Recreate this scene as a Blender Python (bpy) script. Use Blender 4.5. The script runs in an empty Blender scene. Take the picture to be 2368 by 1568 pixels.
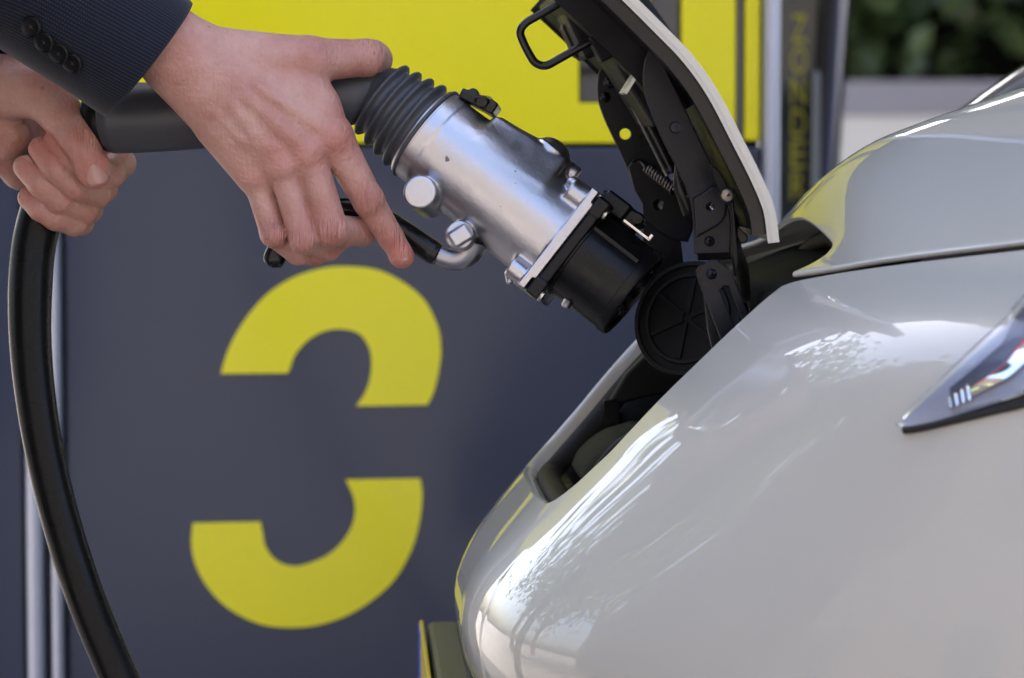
import bpy, bmesh, math, random
import numpy as np
from mathutils import Matrix, Vector

random.seed(7); RNG = np.random.default_rng(7)
scene = bpy.context.scene
COL = scene.collection

# ------------------------------------------------------------------ camera
F_PX = 7021.0; CX, CY = 1183.5, 784.0          # measuring frame of 2367 x 1568 units
PITCH = math.radians(4.0); YAW = math.radians(3.0)
CAM = np.array([0.0, -1.9*math.cos(PITCH), 1.0])
Rv = np.array([1.0, 0, 0]); Fv = np.array([0, math.cos(PITCH), -math.sin(PITCH)]); Uv = np.array([0, math.sin(PITCH), math.cos(PITCH)])
cam = bpy.data.cameras.new('camera'); cam_o = bpy.data.objects.new('camera', cam); COL.objects.link(cam_o)
cam.sensor_width = 23.6; cam.lens = F_PX/2367*23.6
cam.clip_start = 0.05; cam.clip_end = 1000
cam_o.location = CAM; cam_o.rotation_euler = (math.radians(90)-PITCH, 0, 0)
cam.dof.use_dof = True; cam.dof.focus_distance = 1.85; cam.dof.aperture_fstop = 5.6; cam.dof.aperture_blades = 0
scene.camera = cam_o

# ------------------------------------------------------------------ light
SUN_EL, SUN_AZ = math.radians(52), math.radians(18)      # azimuth measured from +Y towards +X
world = bpy.data.worlds.new('World'); scene.world = world; world.use_nodes = True
wn = world.node_tree; bg = wn.nodes['Background']
sky = wn.nodes.new('ShaderNodeTexSky'); sky.sky_type = 'NISHITA'; sky.sun_disc = False
sky.sun_elevation = SUN_EL; sky.sun_rotation = SUN_AZ; sky.air_density = 1.0; sky.dust_density = 6.0; sky.ozone_density = 1.0
wn.links.new(sky.outputs[0], bg.inputs[0]); bg.inputs[1].default_value = 0.15
sun = bpy.data.lights.new('sun', 'SUN'); sun.energy = 2.6; sun.angle = math.radians(0.6); sun.color = (1, 0.95, 0.88)
sun_o = bpy.data.objects.new('sun', sun); COL.objects.link(sun_o)
sd = Vector((math.sin(SUN_AZ)*math.cos(SUN_EL), math.cos(SUN_AZ)*math.cos(SUN_EL), math.sin(SUN_EL)))
sun_o.rotation_euler = sd.to_track_quat('Z', 'Y').to_euler(); sun_o.location = (0, 0, 12)
vs = scene.view_settings; vs.view_transform = 'Standard'; vs.look = 'None'; vs.exposure = 2.70; vs.gamma = 1.0
scene.render.engine = 'CYCLES'
scene.cycles.max_bounces = 8; scene.cycles.sample_clamp_indirect = 6.0

# ------------------------------------------------------------------ measuring helpers
def ray(u, v): return Fv + Rv*(u-CX)/F_PX + Uv*(CY-v)/F_PX
def P(u, v, d): return CAM + ray(u, v)*d
def PY(u, v, y):
    r = ray(u, v); return CAM + r*((y-CAM[1])/r[1])
CARO = P(1450, 950, 1.92)
cxv = np.array([math.cos(YAW), math.sin(YAW), 0]); cyv = np.array([-math.sin(YAW), math.cos(YAW), 0])
def car_px(u, v, y):                       # point of the sight line on the car's lengthwise plane y
    r = ray(u, v); t = (y-(CAM-CARO) @ cyv)/(r @ cyv); p = CAM+r*t-CARO
    return np.array([p @ cxv, y, p[2]+CARO[2]])
def car_w(p):                              # car coordinates (rearward, sideways, up) -> world
    p = np.asarray(p, float); o = np.array([CARO[0], CARO[1], 0.0])
    return o + p[..., 0:1]*cxv + p[..., 1:2]*cyv + p[..., 2:3]*np.array([0, 0, 1.0])
def cam_w(p):                              # metres (right, depth, up) from the lens -> world
    p = np.asarray(p, float)
    return CAM + p[..., 0:1]*Rv + p[..., 1:2]*Fv + p[..., 2:3]*Uv
def cmm(u, v, dz, base=1900.0):            # millimetres (right, depth, up) from the lens
    d = base+dz; return np.array([(u-CX)/F_PX*d, d, (CY-v)/F_PX*d])
def catmull(pts, n):
    pts = np.asarray(pts, float); k = len(pts); out = []
    ext = np.vstack([2*pts[0]-pts[1], pts, 2*pts[-1]-pts[-2]])
    for i in range(k-1):
        p0, p1, p2, p3 = ext[i:i+4]
        for t in np.linspace(0, 1, n, endpoint=False):
            out.append(.5*((2*p1)+(-p0+p2)*t+(2*p0-5*p1+4*p2-p3)*t*t+(-p0+3*p1-3*p2+p3)*t**3))
    out.append(pts[-1]); return np.array(out)
def smooth_interp(x, xs, ys):              # monotone cubic (pchip)
    xs = np.asarray(xs, float); ys = np.asarray(ys, float); h = np.diff(xs); d = np.diff(ys)/h
    m = np.zeros_like(xs); m[0] = d[0]; m[-1] = d[-1]
    for i in range(1, len(xs)-1):
        m[i] = 0 if d[i-1]*d[i] <= 0 else (h[i-1]+h[i])*3/((2*h[i]+h[i-1])/d[i-1]+(h[i]+2*h[i-1])/d[i])
    x = np.asarray(x, float); i = np.clip(np.searchsorted(xs, x)-1, 0, len(h)-1); t = (x-xs[i])/h[i]
    tt = np.clip(t, 0, 1)
    val = (2*tt**3-3*tt**2+1)*ys[i]+(tt**3-2*tt**2+tt)*h[i]*m[i]+(-2*tt**3+3*tt**2)*ys[i+1]+(tt**3-tt**2)*h[i]*m[i+1]
    return val + np.where(t > 1, (t-1)*h[i]*m[i+1], 0) + np.where(t < 0, t*h[i]*m[i], 0)

# ------------------------------------------------------------------ object helpers
def _origin(o):
    p = np.zeros(3)
    while o is not None: p += np.array(o.location); o = o.parent
    return p
def mesh_obj(name, verts, faces, mat, parent=None, smooth=True, loc=None, uv=None):
    o = bpy.data.objects.new(name, None); base = _origin(parent) if parent is not None else (np.array(loc, float) if loc is not None else np.zeros(3))
    me = bpy.data.meshes.new(name)
    me.from_pydata([tuple(v) for v in (np.asarray(verts, float)-base)], [], [tuple(int(i) for i in f) for f in faces])
    me.update()
    bpy.data.objects.remove(o); o = bpy.data.objects.new(name, me); COL.objects.link(o)
    if parent is not None: o.parent = parent
    elif loc is not None: o.location = loc
    if mat is not None: me.materials.append(mat)
    if smooth: me.polygons.foreach_set('use_smooth', [True]*len(me.polygons))
    if uv is not None:
        l = me.uv_layers.new(name='UVMap'); vi = np.zeros(len(me.loops), int); me.loops.foreach_get('vertex_index', vi)
        l.data.foreach_set('uv', np.asarray(uv, float)[vi].ravel())
    return o
def sharp(o, ang=35):
    me = o.data; me.set_sharp_from_angle(angle=math.radians(ang)); return o
def bevel(o, w, seg=2):
    m = o.modifiers.new('bevel', 'BEVEL'); m.width = w; m.segments = seg; m.limit_method = 'ANGLE'; m.angle_limit = math.radians(35); m.harden_normals = False
    return o
def thing(name, loc, label, cat, group=None):
    o = bpy.data.objects.new(name, None); o.empty_display_size = .05; COL.objects.link(o); o.location = loc
    return tag(o, label, cat, group)
def tag(o, label, cat, group=None, kind=None):
    if label: o['label'] = label
    if cat: o['category'] = cat
    if group: o['group'] = group
    if kind: o['kind'] = kind
    return o
def grid_faces(n, m, closed_u=False, closed_v=False, flip=False):
    f = []
    for i in range(n if closed_u else n-1):
        for j in range(m if closed_v else m-1):
            a, b, c, d = i*m+j, ((i+1) % n)*m+j, ((i+1) % n)*m+(j+1) % m, i*m+(j+1) % m
            f.append((d, c, b, a) if flip else (a, b, c, d))
    return f
def tube_mesh(path, rad, n=20, cap=True, flat=1.0, up=None):
    path = np.asarray(path, float); k = len(path); rad = np.broadcast_to(np.asarray(rad, float), (k,))
    T = np.gradient(path, axis=0); T /= np.linalg.norm(T, axis=1)[:, None]
    nrm = np.array(up if up is not None else [0.123, 0.2, 1.0], float); nrm -= T[0]*(nrm @ T[0]); nrm /= np.linalg.norm(nrm)
    V = []; a = np.linspace(0, 2*math.pi, n, endpoint=False)
    for i in range(k):
        nrm = nrm - T[i]*(nrm @ T[i]); nrm /= np.linalg.norm(nrm); b = np.cross(T[i], nrm)
        V.append(path[i]+rad[i]*(np.cos(a)[:, None]*nrm*flat+np.sin(a)[:, None]*b))
    V = np.vstack(V); Fc = grid_faces(k, n, closed_v=True)
    if cap: Fc += [tuple(range(n-1, -1, -1)), tuple((k-1)*n+j for j in range(n))]
    return V, [tuple(reversed(f)) for f in Fc]
def lathe_mesh(o, ax, ref, prof, n=48):
    """revolve (s, r) rows about o+s*ax"""
    ax = np.asarray(ax, float)/np.linalg.norm(ax); e1 = np.asarray(ref, float); e1 = e1-ax*(e1 @ ax); e1 /= np.linalg.norm(e1); e2 = np.cross(ax, e1)
    a = np.linspace(0, 2*math.pi, n, endpoint=False)
    V = np.vstack([np.asarray(o)+s*ax+r*(np.cos(a)[:, None]*e1+np.sin(a)[:, None]*e2) for s, r in prof]); k = len(prof)
    Fc = grid_faces(k, n, closed_v=True, flip=True)
    Fc += [tuple(range(n)), tuple((k-1)*n+j for j in range(n-1, -1, -1))]
    return V, Fc
def box_mesh(c, hx, hy, hz, ex=(1, 0, 0), ey=(0, 1, 0), ez=(0, 0, 1)):
    c = np.asarray(c, float); ex, ey, ez = (np.asarray(e, float) for e in (ex, ey, ez))
    V = np.array([c+sx*hx*ex+sy*hy*ey+sz*hz*ez for sx in (-1, 1) for sy in (-1, 1) for sz in (-1, 1)])
    return V, [(0, 1, 3, 2), (4, 6, 7, 5), (0, 4, 5, 1), (2, 3, 7, 6), (0, 2, 6, 4), (1, 5, 7, 3)]
def join(*ms):
    V, Fc, k = [], [], 0
    for v, f in ms: V.append(np.asarray(v)); Fc += [tuple(i+k for i in q) for q in f]; k += len(v)
    return np.vstack(V), Fc
def plate_mesh(outlines, t, bev=0.0):
    """flat plate with holes from 2D outlines; third coordinate runs through the thickness, centred on 0"""
    cu = bpy.data.curves.new('outline', 'CURVE'); cu.dimensions = '2D'; cu.fill_mode = 'BOTH'
    cu.extrude = max(t/2-bev, 1e-5); cu.bevel_depth = bev; cu.bevel_resolution = 1; cu.offset = -bev
    for pts in outlines:
        sp = cu.splines.new('POLY'); sp.points.add(len(pts)-1)
        for q, p in zip(sp.points, pts): q.co = (p[0], p[1], 0, 1)
        sp.use_cyclic_u = True
    ob = bpy.data.objects.new('outline', cu); COL.objects.link(ob)
    me = bpy.data.meshes.new_from_object(ob.evaluated_get(bpy.context.evaluated_depsgraph_get()))
    V = np.array([v.co[:] for v in me.vertices]); Fc = [tuple(p.vertices) for p in me.polygons]
    bpy.data.objects.remove(ob); bpy.data.curves.remove(cu); bpy.data.meshes.remove(me)
    return V, Fc
def circle(c, r, n=20): return [(c[0]+r*math.cos(2*math.pi*i/n), c[1]+r*math.sin(2*math.pi*i/n)) for i in range(n)]
def text_mesh(s, size, t):
    cu = bpy.data.curves.new('lettering', 'FONT'); cu.body = s; cu.size = size; cu.extrude = t/2; cu.align_x = 'CENTER'; cu.align_y = 'CENTER'; cu.offset = size*0.004
    ob = bpy.data.objects.new('lettering', cu); COL.objects.link(ob)
    me = bpy.data.meshes.new_from_object(ob.evaluated_get(bpy.context.evaluated_depsgraph_get()))
    V = np.array([v.co[:] for v in me.vertices]); Fc = [tuple(p.vertices) for p in me.polygons]
    bpy.data.objects.remove(ob); bpy.data.curves.remove(cu); bpy.data.meshes.remove(me)
    return V, Fc

# ------------------------------------------------------------------ distance-field solids (millimetres)
class Field:
    def __init__(s, lo, hi, h):
        s.lo = np.array(lo, float); s.h = h; s.n = np.ceil((np.array(hi)-lo)/h).astype(int)+1
        s.D = np.full(s.n, 60.0, np.float32)
        s.ax = [(s.lo[i]+h*np.arange(s.n[i])).astype(np.float32) for i in range(3)]
    def _blk(s, lo, hi, m):
        a = np.clip(np.floor((np.minimum(lo, hi)-m-s.lo)/s.h).astype(int), 0, s.n); b = np.clip(np.ceil((np.maximum(lo, hi)+m-s.lo)/s.h).astype(int)+1, 0, s.n)
        sl = tuple(slice(int(x), int(y)) for x, y in zip(a, b))
        X, Y, Z = np.meshgrid(*(s.ax[i][sl[i]] for i in range(3)), indexing='ij', sparse=True)
        return sl, X, Y, Z
    def add(s, sl, d, k):
        if d.size == 0: return
        o = s.D[sl]
        if k > 0:
            h = np.maximum(k-np.abs(o-d), 0)/k; s.D[sl] = np.minimum(o, d)-h*h*h*k/6
        else: s.D[sl] = np.minimum(o, d)
    def sub(s, sl, d, k):
        o = s.D[sl]; d = -d; h = np.maximum(k-np.abs(o-d), 0)/max(k, 1e-6); s.D[sl] = np.maximum(o, d)+h*h*h*k/6
    def cone(s, a, b, ra, rb, k=4.0, op='add'):
        a = np.array(a, float); b = np.array(b, float); sl, X, Y, Z = s._blk(np.minimum(a, b)-max(ra, rb), np.maximum(a, b)+max(ra, rb), k+4)
        ab = b-a; L2 = max(ab @ ab, 1e-6); t = np.clip(((X-a[0])*ab[0]+(Y-a[1])*ab[1]+(Z-a[2])*ab[2])/L2, 0, 1)
        d = np.sqrt((X-a[0]-t*ab[0])**2+(Y-a[1]-t*ab[1])**2+(Z-a[2]-t*ab[2])**2)-(ra+(rb-ra)*t)
        (s.add if op == 'add' else s.sub)(sl, d.astype(np.float32), k)
    def ell(s, c, r, k=4.0, axes=None, op='add'):
        c = np.array(c, float); r = np.array(r, float); m = r.max(); sl, X, Y, Z = s._blk(c-m, c+m, k+4)
        A = np.eye(3) if axes is None else np.array(axes, float)
        q = [(A[i, 0]*(X-c[0])+A[i, 1]*(Y-c[1])+A[i, 2]*(Z-c[2])) for i in range(3)]
        k0 = np.sqrt(sum((q[i]/r[i])**2 for i in range(3))); k1 = np.sqrt(sum((q[i]/r[i]**2)**2 for i in range(3)))+1e-6
        (s.add if op == 'add' else s.sub)(sl, (k0*(k0-1)/k1).astype(np.float32), k)
    def cyl(s, a, b, r, k=2.0, rnd=1.0, op='add', r2=None):
        a = np.array(a, float); b = np.array(b, float); ab = b-a; L = np.linalg.norm(ab); u = ab/L; r2 = r if r2 is None else r2; R = max(r, r2)
        sl, X, Y, Z = s._blk(np.minimum(a, b)-R, np.maximum(a, b)+R, k+4)
        t = (X-a[0])*u[0]+(Y-a[1])*u[1]+(Z-a[2])*u[2]
        q = np.sqrt(np.maximum((X-a[0]-t*u[0])**2+(Y-a[1]-t*u[1])**2+(Z-a[2]-t*u[2])**2, 0))
        dr = q-(r+(r2-r)*np.clip(t/L, 0, 1))+rnd; dt = np.abs(t-L/2)-L/2+rnd
        d = np.minimum(np.maximum(dr, dt), 0)+np.sqrt(np.maximum(dr, 0)**2+np.maximum(dt, 0)**2)-rnd
        (s.add if op == 'add' else s.sub)(sl, d.astype(np.float32), k)
    def box(s, c, hs, k=2.0, rnd=1.0, axes=None, op='add'):
        c = np.array(c, float); hs = np.array(hs, float); m = np.linalg.norm(hs); sl, X, Y, Z = s._blk(c-m, c+m, k+4)
        A = np.eye(3) if axes is None else np.array(axes, float)
        q = [np.abs(A[i, 0]*(X-c[0])+A[i, 1]*(Y-c[1])+A[i, 2]*(Z-c[2]))-hs[i]+rnd for i in range(3)]
        d = np.sqrt(sum(np.maximum(x, 0)**2 for x in q))+np.minimum(np.maximum(np.maximum(q[0], q[1]), q[2]), 0)-rnd
        (s.add if op == 'add' else s.sub)(sl, d.astype(np.float32), k)
    def mesh(s):
        D = s.D; I = D < 0; nx, ny, nz = D.shape
        c = [I[i:nx-1+i, j:ny-1+j, k:nz-1+k] for i in (0, 1) for j in (0, 1) for k in (0, 1)]
        al = np.logical_and.reduce(c); an = np.logical_or.reduce(c); act = an & ~al
        ci = np.array(np.nonzero(act)).T; idx = np.full(act.shape, -1, np.int64); idx[act] = np.arange(len(ci))
        acc = np.zeros((len(ci), 3)); cnt = np.zeros(len(ci))
        cor = [(i, j, k) for i in (0, 1) for j in (0, 1) for k in (0, 1)]
        for p in cor:
            for a in range(3):
                if p[a] == 0:
                    q = list(p); q[a] = 1
                    d0 = D[ci[:, 0]+p[0], ci[:, 1]+p[1], ci[:, 2]+p[2]]; d1 = D[ci[:, 0]+q[0], ci[:, 1]+q[1], ci[:, 2]+q[2]]
                    m = (d0 < 0) != (d1 < 0); t = np.where(m, d0/np.where(m, d0-d1, 1), 0)
                    pos = np.tile(np.array(p, float), (len(ci), 1)); pos[:, a] += t
                    acc[m] += pos[m]; cnt[m] += 1
        V = (ci+acc/cnt[:, None])*s.h+s.lo
        Fs = []
        for a in range(3):
            b, c2 = (a+1) % 3, (a+2) % 3
            sl0 = [slice(1, D.shape[i]-1) for i in range(3)]; sl0[a] = slice(0, D.shape[a]-1)
            sl1 = list(sl0); sl1[a] = slice(1, D.shape[a])
            A0 = I[tuple(sl0)]; A1 = I[tuple(sl1)]; e = np.array(np.nonzero(A0 != A1)).T
            off = np.array([1, 1, 1]); off[a] = 0; e = e+off; fl = I[e[:, 0], e[:, 1], e[:, 2]]
            def cell(db, dc):
                q = e.copy(); q[:, b] -= db; q[:, c2] -= dc; return idx[q[:, 0], q[:, 1], q[:, 2]]
            Q = np.stack([cell(1, 1), cell(0, 1), cell(0, 0), cell(1, 0)], 1)
            Q[~fl] = Q[~fl][:, ::-1]; Fs.append(Q)
        return V, np.vstack(Fs)
def np_smooth(V, Fq, it=2, lam=.5):
    Fq = np.asarray(Fq); e = np.vstack([Fq[:, [i, (i+1) % 4]] for i in range(4)]); n = len(V)
    for _ in range(it):
        S = np.zeros_like(V); c = np.zeros(n)
        np.add.at(S, e[:, 0], V[e[:, 1]]); np.add.at(c, e[:, 0], 1); np.add.at(S, e[:, 1], V[e[:, 0]]); np.add.at(c, e[:, 1], 1)
        V = V+lam*(S/np.maximum(c, 1)[:, None]-V)
    return V

# ------------------------------------------------------------------ materials
MATS = {}
def mat(name, col=(.5, .5, .5), rough=.5, metal=0.0, coat=0.0, coat_rough=.03, spec=.5, var=0.0, vscale=30.0, bump=0.0, bscale=200.0, sss=0.0, sss_r=(1, .3, .15), sss_s=.003, rvar=0.0, trans=0.0, ior=1.45, alpha=1.0, wear=None):
    m = bpy.data.materials.new(name); m.use_nodes = True; nt = m.node_tree; b = nt.nodes['Principled BSDF']; MATS[name] = m
    b.inputs['Base Color'].default_value = (*col, 1); b.inputs['Roughness'].default_value = rough; b.inputs['Metallic'].default_value = metal
    b.inputs['Coat Weight'].default_value = coat; b.inputs['Coat Roughness'].default_value = coat_rough; b.inputs['Specular IOR Level'].default_value = spec
    b.inputs['Transmission Weight'].default_value = trans; b.inputs['IOR'].default_value = ior; b.inputs['Alpha'].default_value = alpha
    if sss: b.inputs['Subsurface Weight'].default_value = sss; b.inputs['Subsurface Radius'].default_value = sss_r; b.inputs['Subsurface Scale'].default_value = sss_s
    tc = nt.nodes.new('ShaderNodeTexCoord')
    if var or rvar:
        nz = nt.nodes.new('ShaderNodeTexNoise'); nz.inputs['Scale'].default_value = vscale; nz.inputs['Detail'].default_value = 5; nt.links.new(tc.outputs['Object'], nz.inputs['Vector'])
        if var:
            mx = nt.nodes.new('ShaderNodeMix'); mx.data_type = 'RGBA'
            mx.inputs[6].default_value = (*[c*(1-var) for c in col], 1); mx.inputs[7].default_value = (*[min(1, c*(1+var)) for c in col], 1)
            nt.links.new(nz.outputs['Fac'], mx.inputs[0]); nt.links.new(mx.outputs[2], b.inputs['Base Color'])
        if rvar:
            mr = nt.nodes.new('ShaderNodeMapRange'); mr.inputs[1].default_value = .3; mr.inputs[2].default_value = .7; mr.inputs[3].default_value = max(.02, rough-rvar); mr.inputs[4].default_value = rough+rvar
            nt.links.new(nz.outputs['Fac'], mr.inputs[0]); nt.links.new(mr.outputs[0], b.inputs['Roughness'])
    if bump:
        n2 = nt.nodes.new('ShaderNodeTexNoise'); n2.inputs['Scale'].default_value = bscale; n2.inputs['Detail'].default_value = 4; nt.links.new(tc.outputs['Object'], n2.inputs['Vector'])
        bp = nt.nodes.new('ShaderNodeBump'); bp.inputs['Strength'].default_value = bump; bp.inputs['Distance'].default_value = .001
        nt.links.new(n2.outputs['Fac'], bp.inputs['Height']); nt.links.new(bp.outputs['Normal'], b.inputs['Normal'])
    return m
PAINT = mat('pearl_white_paint', (.405, .390, .350), .35, coat=1.0, coat_rough=.02, var=.03, vscale=9, bump=.012, bscale=260)
BLACKP = mat('black_plastic', (.005, .005, .006), .45, spec=.16, var=.3, vscale=60, bump=.15, bscale=900, rvar=.08)
BLACKG = mat('black_gloss_plastic', (.006, .006, .007), .22, spec=.35, rvar=.05, vscale=40)
SEAL = mat('black_rubber_seal', (.010, .009, .008), .6, spec=.25, var=.4, vscale=25, bump=.3, bscale=400)
HINGE = mat('black_coated_steel', (.007, .008, .012), .32, metal=.0, spec=.24, var=.15, vscale=70, bump=.08, bscale=900, rvar=.06)
STEEL = mat('bright_steel', (.55, .53, .50), .25, metal=1.0, bump=.2, bscale=600)
DSTEEL = mat('spring_steel', (.20, .17, .15), .38, metal=1.0)
CHROME = mat('chrome', (.82, .84, .88), .05, metal=1.0)
GREY_RUB = mat('grey_rubber', (.046, .049, .058), .40, spec=.4, var=.12, vscale=40, bump=.06, bscale=700, rvar=.05)
CABLE = mat('black_cable_jacket', (.006, .006, .006), .28, spec=.16, rvar=.05, vscale=50, bump=.05, bscale=300)
BUTTON = mat('black_button', (.005, .005, .006), .30, spec=.22)
NAIL = mat('fingernail', (.44, .245, .205), .35, sss=.2, sss_s=.002, spec=.5)
PLASTW = mat('white_sticker', (.6, .6, .52), .35)

def cast_alu():
    m = mat('cast_aluminium', (.44, .435, .465), .37, metal=1.0, var=.10, vscale=38, bump=.16, bscale=420, rvar=.09)
    nt = m.node_tree; b = nt.nodes['Principled BSDF']; tc = nt.nodes.new('ShaderNodeTexCoord')
    vo = nt.nodes.new('ShaderNodeTexVoronoi'); vo.inputs['Scale'].default_value = 150; nt.links.new(tc.outputs['Object'], vo.inputs['Vector'])
    nz = nt.nodes.new('ShaderNodeTexNoise'); nz.inputs['Scale'].default_value = 14; nt.links.new(tc.outputs['Object'], nz.inputs['Vector'])
    lt = nt.nodes.new('ShaderNodeMath'); lt.operation = 'LESS_THAN'; lt.inputs[1].default_value = .10; nt.links.new(vo.outputs['Distance'], lt.inputs[0])
    gt = nt.nodes.new('ShaderNodeMath'); gt.operation = 'GREATER_THAN'; gt.inputs[1].default_value = .61; nt.links.new(nz.outputs['Fac'], gt.inputs[0])
    mu = nt.nodes.new('ShaderNodeMath'); mu.operation = 'MULTIPLY'; nt.links.new(lt.outputs[0], mu.inputs[0]); nt.links.new(gt.outputs[0], mu.inputs[1])
    src = b.inputs['Base Color'].links[0].from_socket
    mx = nt.nodes.new('ShaderNodeMix'); mx.data_type = 'RGBA'; mx.inputs[7].default_value = (.22, .21, .22, 1)
    nt.links.new(mu.outputs[0], mx.inputs[0]); nt.links.new(src, mx.inputs[6]); nt.links.new(mx.outputs[2], b.inputs['Base Color'])
    return m
ALU = cast_alu()
def skin_mat():
    m = bpy.data.materials.new('skin'); m.use_nodes = True; nt = m.node_tree; b = nt.nodes['Principled BSDF']
    b.inputs['Roughness'].default_value = .48; b.inputs['Subsurface Weight'].default_value = .35; b.inputs['Subsurface Radius'].default_value = (1, .35, .2); b.inputs['Subsurface Scale'].default_value = .004
    tc = nt.nodes.new('ShaderNodeTexCoord')
    def noise(s, d=4):
        n = nt.nodes.new('ShaderNodeTexNoise'); n.inputs['Scale'].default_value = s; n.inputs['Detail'].default_value = d; nt.links.new(tc.outputs['Object'], n.inputs['Vector']); return n
    n1 = noise(30, 4); cr = nt.nodes.new('ShaderNodeValToRGB'); nt.links.new(n1.outputs['Fac'], cr.inputs[0])
    cr.color_ramp.elements[0].position = .36; cr.color_ramp.elements[0].color = (.36, .160, .125, 1)
    cr.color_ramp.elements[1].position = .62; cr.color_ramp.elements[1].color = (.445, .255, .21, 1)
    n3 = noise(330, 3); mx = nt.nodes.new('ShaderNodeMix'); mx.data_type = 'RGBA'; mx.blend_type = 'MULTIPLY'; mx.inputs[0].default_value = .16
    c3 = nt.nodes.new('ShaderNodeValToRGB'); c3.color_ramp.elements[0].position = .35; c3.color_ramp.elements[0].color = (.72, .55, .5, 1); c3.color_ramp.elements[1].position = .6
    nt.links.new(n3.outputs['Fac'], c3.inputs[0]); nt.links.new(cr.outputs[0], mx.inputs[6]); nt.links.new(c3.outputs[0], mx.inputs[7])
    vo = nt.nodes.new('ShaderNodeTexVoronoi'); vo.inputs['Scale'].default_value = 62; nt.links.new(tc.outputs['Object'], vo.inputs['Vector'])
    sp = nt.nodes.new('ShaderNodeMapRange'); sp.inputs[1].default_value = .05; sp.inputs[2].default_value = .11; sp.inputs[3].default_value = .6; sp.inputs[4].default_value = 0; nt.links.new(vo.outputs['Distance'], sp.inputs[0])
    sx = nt.nodes.new('ShaderNodeSeparateColor'); nt.links.new(vo.outputs['Color'], sx.inputs[0])
    g = nt.nodes.new('ShaderNodeMath'); g.operation = 'GREATER_THAN'; g.inputs[1].default_value = .72; nt.links.new(sx.outputs[0], g.inputs[0])
    mu = nt.nodes.new('ShaderNodeMath'); mu.operation = 'MULTIPLY'; nt.links.new(sp.outputs[0], mu.inputs[0]); nt.links.new(g.outputs[0], mu.inputs[1])
    m2 = nt.nodes.new('ShaderNodeMix'); m2.data_type = 'RGBA'; m2.inputs[7].default_value = (.25, .10, .06, 1)
    at = nt.nodes.new('ShaderNodeAttribute'); at.attribute_name = 'tone'; sat = nt.nodes.new('ShaderNodeSeparateColor'); nt.links.new(at.outputs['Color'], sat.inputs[0])
    rd_ = nt.nodes.new('ShaderNodeMix'); rd_.data_type = 'RGBA'; rd_.inputs[7].default_value = (.44, .155, .125, 1); nt.links.new(sat.outputs[0], rd_.inputs[0]); nt.links.new(mx.outputs[2], rd_.inputs[6])
    nt.links.new(mu.outputs[0], m2.inputs[0]); nt.links.new(rd_.outputs[2], m2.inputs[6]); nt.links.new(m2.outputs[2], b.inputs['Base Color'])
    nb = noise(420, 3); n5 = noise(90, 4); ad = nt.nodes.new('ShaderNodeMath'); ad.operation = 'MULTIPLY_ADD'; ad.inputs[1].default_value = 2.0
    nt.links.new(n5.outputs['Fac'], ad.inputs[0]); nt.links.new(nb.outputs['Fac'], ad.inputs[2])
    mp = nt.nodes.new('ShaderNodeMapping'); mp.inputs['Rotation'].default_value = (0, math.radians(-62), 0); mp.inputs['Scale'].default_value = (900, 160, 110); nt.links.new(tc.outputs['Object'], mp.inputs['Vector'])
    nw = nt.nodes.new('ShaderNodeTexNoise'); nw.inputs['Scale'].default_value = 1.0; nw.inputs['Detail'].default_value = 2; nt.links.new(mp.outputs[0], nw.inputs['Vector'])
    wj = nt.nodes.new('ShaderNodeMath'); wj.operation = 'MULTIPLY_ADD'; wj.inputs[1].default_value = 5.0; wj.inputs[2].default_value = .5; nt.links.new(sat.outputs[1], wj.inputs[0])
    wm_ = nt.nodes.new('ShaderNodeMath'); wm_.operation = 'MULTIPLY_ADD'; nt.links.new(nw.outputs['Fac'], wm_.inputs[0]); nt.links.new(wj.outputs[0], wm_.inputs[1]); nt.links.new(ad.outputs[0], wm_.inputs[2])
    bp = nt.nodes.new('ShaderNodeBump'); bp.inputs['Strength'].default_value = .75; bp.inputs['Distance'].default_value = .0010
    nt.links.new(wm_.outputs[0], bp.inputs['Height']); nt.links.new(bp.outputs['Normal'], b.inputs['Normal'])
    return m
SKIN = skin_mat()
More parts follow.
